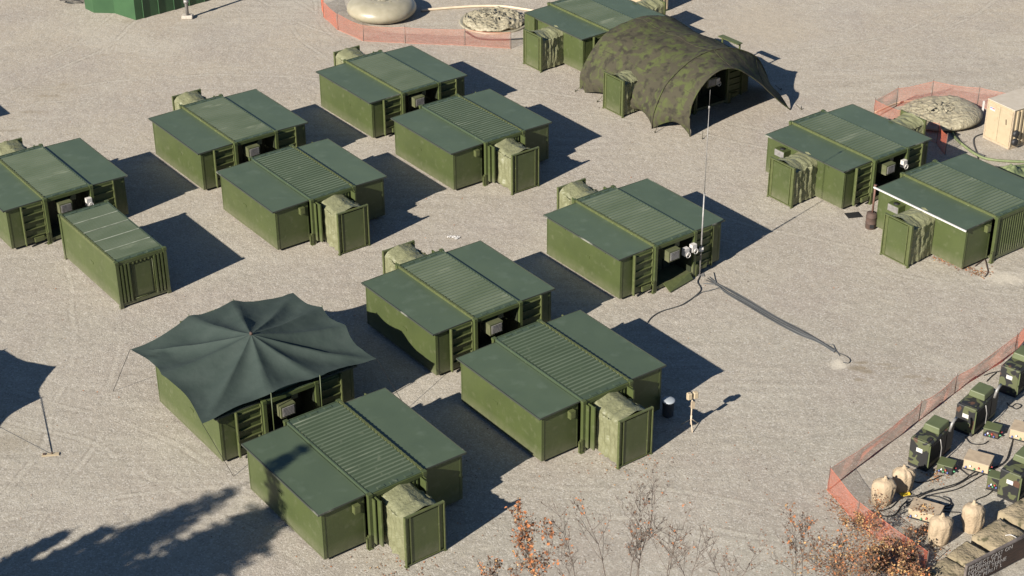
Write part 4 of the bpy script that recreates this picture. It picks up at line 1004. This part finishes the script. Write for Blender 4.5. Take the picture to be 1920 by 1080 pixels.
# ------------------------------------------------------------------ plants
LM = ['leafo', 'leafb', 'leafd', 'leafy']
def leaf(b, p, s_, mi):
    b.mi = mi; a = random.uniform(0, 2 * pi); t1 = random.uniform(-.9, .9); t2 = random.uniform(-.9, .9)
    Rm = Matrix.Rotation(a, 3, 'Z') @ Matrix.Rotation(t1, 3, 'X') @ Matrix.Rotation(t2, 3, 'Y')
    w_ = s_ * .33
    V = [(-s_ / 2, 0, 0), (-s_ * .15, -w_, .12 * s_), (s_ * .25, -w_ * .8, .10 * s_), (s_ / 2, 0, -.05 * s_), (s_ * .25, w_ * .8, .12 * s_), (-s_ * .15, w_, .10 * s_)]
    V = [p + Rm @ Vector(q) for q in V]; b.add(V, [(0, 1, 2, 3), (0, 3, 4, 5)])
def sapling(name, label, cat, base, h, nl, wts, spread=.35, stems=3, group=None, lsize=(.06, .10), density=1.0, seed=0, levels=2, tall=None):
    random.seed(seed)
    if tall:
        C0 = Vector((0, 0, CH)); top = C0 + (Vector(base) - C0) * tall; base = Vector((top.x, top.y, 0)); z0 = top.z; h *= tall; lsize = (lsize[0] * tall, lsize[1] * tall)
    else: z0 = 0
    t = thing(name, label, cat, base, 0, group); b = MB(); tips = []
    def grow(p, d, ln, r_, lev):
        n = 5; pts = [p]; dd = d.copy()
        for i in range(n):
            dd = (dd + Vector((random.uniform(-.16, .16), random.uniform(-.16, .16), random.uniform(-.02, .10)))).normalized(); p = p + dd * ln / n; pts.append(p)
            if lev < levels and i >= 1:
                for _ in range(3 if lev == 0 else 2):
                    if random.random() < .9 * density:
                        a = random.uniform(0, 2 * pi); sd = Vector((cos(a), sin(a), random.uniform(.3, 1.2))).normalized()
                        grow(p, (sd + dd * .5).normalized(), ln * random.uniform(.26, .5) * (1 - i * .08), r_ * .5, lev + 1)
            if lev > 0 or i > 2: tips.append((p.copy(), lev))
        b.tube(pts, [max(.0035, r_ * (1 - .16 * i)) for i in range(n + 1)], 4 if lev < 2 else 3, False)
    for s_ in range(stems):
        a = random.uniform(0, 2 * pi); grow(Vector((cos(a) * .08, sin(a) * .08, z0)), Vector((cos(a) * spread, sin(a) * spread, 1)).normalized(), h * random.uniform(.75, 1.05), .007 + .003 * h, 0)
    if tall:
        tp = [Vector((.35 * noise.noise((seed, q * .9, 0)) * sin(pi * q / 8), .35 * noise.noise((seed, q * .9, 7)) * sin(pi * q / 8), (z0 + .05) * q / 8)) for q in range(9)]
        b.tube(tp, [.13 - .0125 * q for q in range(9)], 6)
        for q in range(26):
            f_ = random.uniform(.25, .93); p_ = tp[int(f_ * 8)].lerp(tp[int(f_ * 8) + 1], f_ * 8 % 1); an = random.uniform(0, 2 * pi); l_ = random.uniform(.8, 2.0) * (1.15 - f_ * .6)
            e_ = p_ + Vector((cos(an), sin(an), .55)) * l_ * .6; e2 = e_ + Vector((cos(an + .4), sin(an + .4), .9)) * l_ * .4
            b.tube([p_, e_, e2], [.03, .015, .005], 4); e3 = e_ + Vector((cos(an - .8), sin(an - .8), .6)) * l_ * .35; b.tube([e_, e3], [.012, .004], 3)
    part(t, 'branches', b, 'bark')
    if nl:
        b = MB()
        for _ in range(nl):
            p, lev = random.choice(tips); p = p + Vector([random.gauss(0, .07 * (tall or 1)) for _ in range(3)]); p.z = max(p.z, .03)
            leaf(b, p, random.uniform(*lsize), random.choices((0, 1, 2, 3), wts)[0])
        part(t, 'leaves', b, LM, kind='stuff')
    return t
def bp(u, v): return g(u, v)
GS = 'bare treetops with a few leaves at the bottom edge'
sapling('bare_tree', 'tallest bare treetop with many fine twigs at the bottom edge', 'tree', bp(1185, 1108), 3.9, 90, (4, 3, 2, 0), .16, 3, GS, (.06, .11), seed=2, tall=.62, levels=3, density=.85)
sapling('bare_tree', 'thin bare treetop left of the tallest one', 'tree', bp(1135, 1115), 3.9, 45, (4, 3, 2, 0), .10, 1, GS, seed=3, tall=.62, lsize=(.06, .11))
sapling('bare_tree', 'bare treetop right of the tallest one', 'tree', bp(1245, 1110), 3.7, 50, (4, 3, 2, 0), .16, 2, GS, seed=6, tall=.62, lsize=(.06, .11))
sapling('bare_tree', 'small bare treetop halfway to the orange fence', 'tree', bp(1300, 1110), 2.9, 18, (3, 3, 3, 0), .25, 2, GS, seed=5, tall=.62)
sapling('bare_tree', 'low twiggy treetop left of the brown-leaved oak', 'tree', bp(1370, 1112), 2.4, 40, (3, 4, 3, 0), .35, 3, GS, seed=9, tall=.62, density=.8)
sapling('bare_tree', 'low bare treetop right of the orange-leaved oak', 'tree', bp(1080, 1120), 2.8, 25, (3, 3, 3, 0), .3, 2, GS, seed=8, tall=.62)
GB = 'bushes of dry oak leaves along the bottom edge'
sapling('oak_tree', 'orange-leaved oak treetop at the bottom edge', 'tree', bp(1020, 1125), 3.0, 620, (6, 3, 2, 1), .34, 4, GB, (.08, .15), seed=11, tall=.62)
sapling('oak_tree', 'low brown-leaved treetop left of the orange one', 'tree', bp(945, 1120), 1.7, 190, (3, 4, 3, 1), .4, 3, GB, (.07, .12), seed=12, tall=.62)
sapling('oak_tree', 'upright brown-leaved oak top with a thin tip, left of the fence', 'tree', bp(1490, 1125), 3.2, 230, (4, 5, 3, 1), .14, 3, GB, (.07, .12), seed=13, tall=.62)
sapling('oak_tree', 'broad brown-leaved oak top at the bottom edge', 'tree', bp(1550, 1125), 2.2, 480, (3, 5, 3, 2), .45, 5, GB, (.07, .12), seed=14, tall=.62)
sapling('leafy_bush', 'brown-leaved bush just left of the fence foot', 'bush', bp(1600, 1105), 1.8, 230, (3, 5, 3, 2), .4, 4, GB, (.07, .12), seed=15)
sapling('leafy_bush', 'dense ochre and brown bush over the fence', 'bush', bp(1655, 1085), 1.15, 1000, (2, 5, 4, 6), .6, 6, GB, (.07, .12), seed=16)
sapling('leafy_bush', 'dense dark brown bush by the lower canvas cover', 'bush', bp(1710, 1090), 1.1, 1000, (2, 5, 6, 4), .7, 6, GB, (.07, .12), seed=17)
sapling('leafy_bush', 'upright thin bush in front of the wide canvas cover', 'bush', bp(1640, 1010), 1.4, 260, (4, 4, 3, 3), .3, 3, GB, (.06, .10), seed=18)
sapling('leafy_bush', 'brown bush beside the fence near the stone blocks', 'bush', bp(1690, 1040), 1.0, 260, (4, 5, 4, 2), .7, 5, GB, (.06, .10), seed=19)
sapling('leafy_bush', 'low dark bush between the leaf-covered power box and a canvas cover', 'bush', bp(1715, 1005), .55, 330, (1, 3, 6, 1), .9, 5, GB, (.05, .09), seed=20)
sapling('leafy_bush', 'low ochre bush along the foot of the orange fence', 'bush', bp(1600, 1000), .7, 420, (4, 4, 2, 6), .9, 5, GB, (.05, .09), seed=21)
# fallen leaves
random.seed(5); b = MB()
def scat(n, fn, s_=(.04, .09), wts=(4, 4, 3, 2)):
    for _ in range(n):
        p = fn(); p.z = random.uniform(.008, .03); k = len(b.v); leaf(b, p, random.uniform(*s_), random.choices((0, 1, 2, 3), wts)[0])
        for q in range(k, len(b.v)): x, y, z = b.v[q]; b.v[q] = (x, y, max(.004, .012 + (z - p.z) * .35 + p.z * .5))
scat(420, lambda: g(random.uniform(0, 1920), random.uniform(150, 1080)))
scat(260, lambda: g(random.uniform(600, 1500), random.uniform(830, 1080)))
scat(900, lambda: (lambda q: g(1556 + q * 130 + random.gauss(-6, 9), 925 + q * 110 + random.gauss(10, 12)))(random.random()))
scat(2600, lambda: g(random.gauss(1640, 70), random.gauss(1055, 28)), (.05, .1), (3, 5, 5, 4))
scat(260, lambda: (lambda q: g(1752 + q * 85 + random.gauss(0, 5), 482 + q * 32 + random.gauss(0, 3)))(random.random()), (.06, .12))
scat(60, lambda: g(random.gauss(1842, 9), random.gauss(512, 5)), (.06, .14))
scat(140, lambda: g(random.gauss(1755, 12), random.gauss(890, 8)), (.05, .09))
scat(160, lambda: g(random.gauss(1640, 30), random.gauss(975, 20)), (.05, .09))
scat(60, lambda: g(random.gauss(1180, 45), random.gauss(880, 14)), (.06, .1))
scat(60, lambda: g(random.gauss(770, 50), random.gauss(1065, 14)), (.06, .1))
o = b.build('fallen_leaves', LM, kind='stuff'); o['label'] = 'dry orange and brown leaves scattered over the gravel'
# leaves lying on the leaf-covered power box
b = MB(); random.seed(3)
for _ in range(60): leaf(b, Vector((15.85 + random.gauss(-.15, .2), 53.5 + random.gauss(-.1, .16), .475 + random.random() * .02)), .09, random.choice((1, 2, 3)))
o = b.build('box_leaves', LM, kind='stuff'); o['label'] = 'dry leaves on the tan power box lid'
line('corner_hose', gp([(1828, 500), (1836, 494), (1846, 488), (1850, 500), (1852, 512), (1846, 520)]), .03, 'rust', 'rusty brown hose end on the gravel by the corner of the white-edged shelter', 'hose')

# trees standing outside the frame, lower left: their shadows fall into view
def conifer(label, base, h, seed, rad=.2):
    random.seed(seed); t = thing('spruce_tree', label, 'tree', base, 0, 'spruce trees on the slope below the yard')
    b = MB(); b.tube([(0, 0, 0), (0, 0, h * .5), (.05, 0, h)], [.018 * h, .011 * h, .02], 8); part(t, 'trunk', b, 'bark')
    b = MB(); z = h * .12
    while z < h * .985:
        rr = rad * h * (1 - z / h) ** .85 * random.uniform(.65, 1.15) + .15; n = 9
        a0 = random.random() * 6
        for k in range(n):
            a = a0 + k * 2 * pi / n + random.uniform(-.3, .3); r_ = rr * random.uniform(.6, 1.15); d = Vector((cos(a), sin(a), 0)); s_ = Vector((-d.y, d.x, 0))
            m_ = max(3, int(r_ / .16))
            for q in range(m_):
                f_ = (q + .5) / m_; c = d * (r_ * f_) + Vector((0, 0, z - .35 * r_ * f_ + .12 * r_ * f_ * f_))
                for e in (-1, 1):
                    w_ = (.10 + .42 * r_ * (1 - f_)) * .55 * random.uniform(.6, 1.2)
                    p1 = c + s_ * e * w_ + d * w_ * .6 + Vector((0, 0, -.12 * w_ + random.uniform(-.05, .05)))
                    b.add([c - d * .05, c + d * .10, p1 + d * .03, p1 - d * .05], [(0, 1, 2, 3)])
                b.add([c + Vector((0, 0, .05)), c + d * .16, c - Vector((0, 0, .16)), c - d * .1], [(0, 1, 2, 3)])
        z += h * .022 * random.uniform(.8, 1.2)
    part(t, 'crown', b, 'needle', kind='stuff'); return t
def tree_for_tip(u, v, h, z=0):
    p = g(u, v, z); k = (h - z) / math.tan(SUN_EL); return Vector((p.x - cos(SUN_AZ) * k, p.y - sin(SUN_AZ) * k, 0))
conifer('spruce whose shadow reaches the nearest shelter wall', tree_for_tip(590, 830, 15.5, 2.3), 15.5, 31, .26)
conifer('spruce whose shadow falls beside the nearest shelter', tree_for_tip(470, 900, 14.5), 14.5, 32, .34)
conifer('spruce standing between its two neighbours on the lower slope', tree_for_tip(545, 975, 14), 14, 33, .40)
conifer('broad spruce in the middle of the row of trees', tree_for_tip(375, 935, 13), 13, 37, .40)
conifer('spruce with the leftmost long shadow on the gravel', tree_for_tip(235, 975, 10), 10, 34, .26)
conifer('small spruce at the left end of the row of trees', tree_for_tip(150, 985, 9), 9, 35, .2)
conifer('spruce whose shadow lies along the bottom edge', tree_for_tip(455, 1030, 12), 12, 36, .45)
conifer('spruce filling the gap beside the nearest shelter shadow', tree_for_tip(560, 930, 15), 15, 38, .30)
conifer('spruce between the broad one and the nearest shelter', tree_for_tip(500, 950, 12.5), 12.5, 39, .42)
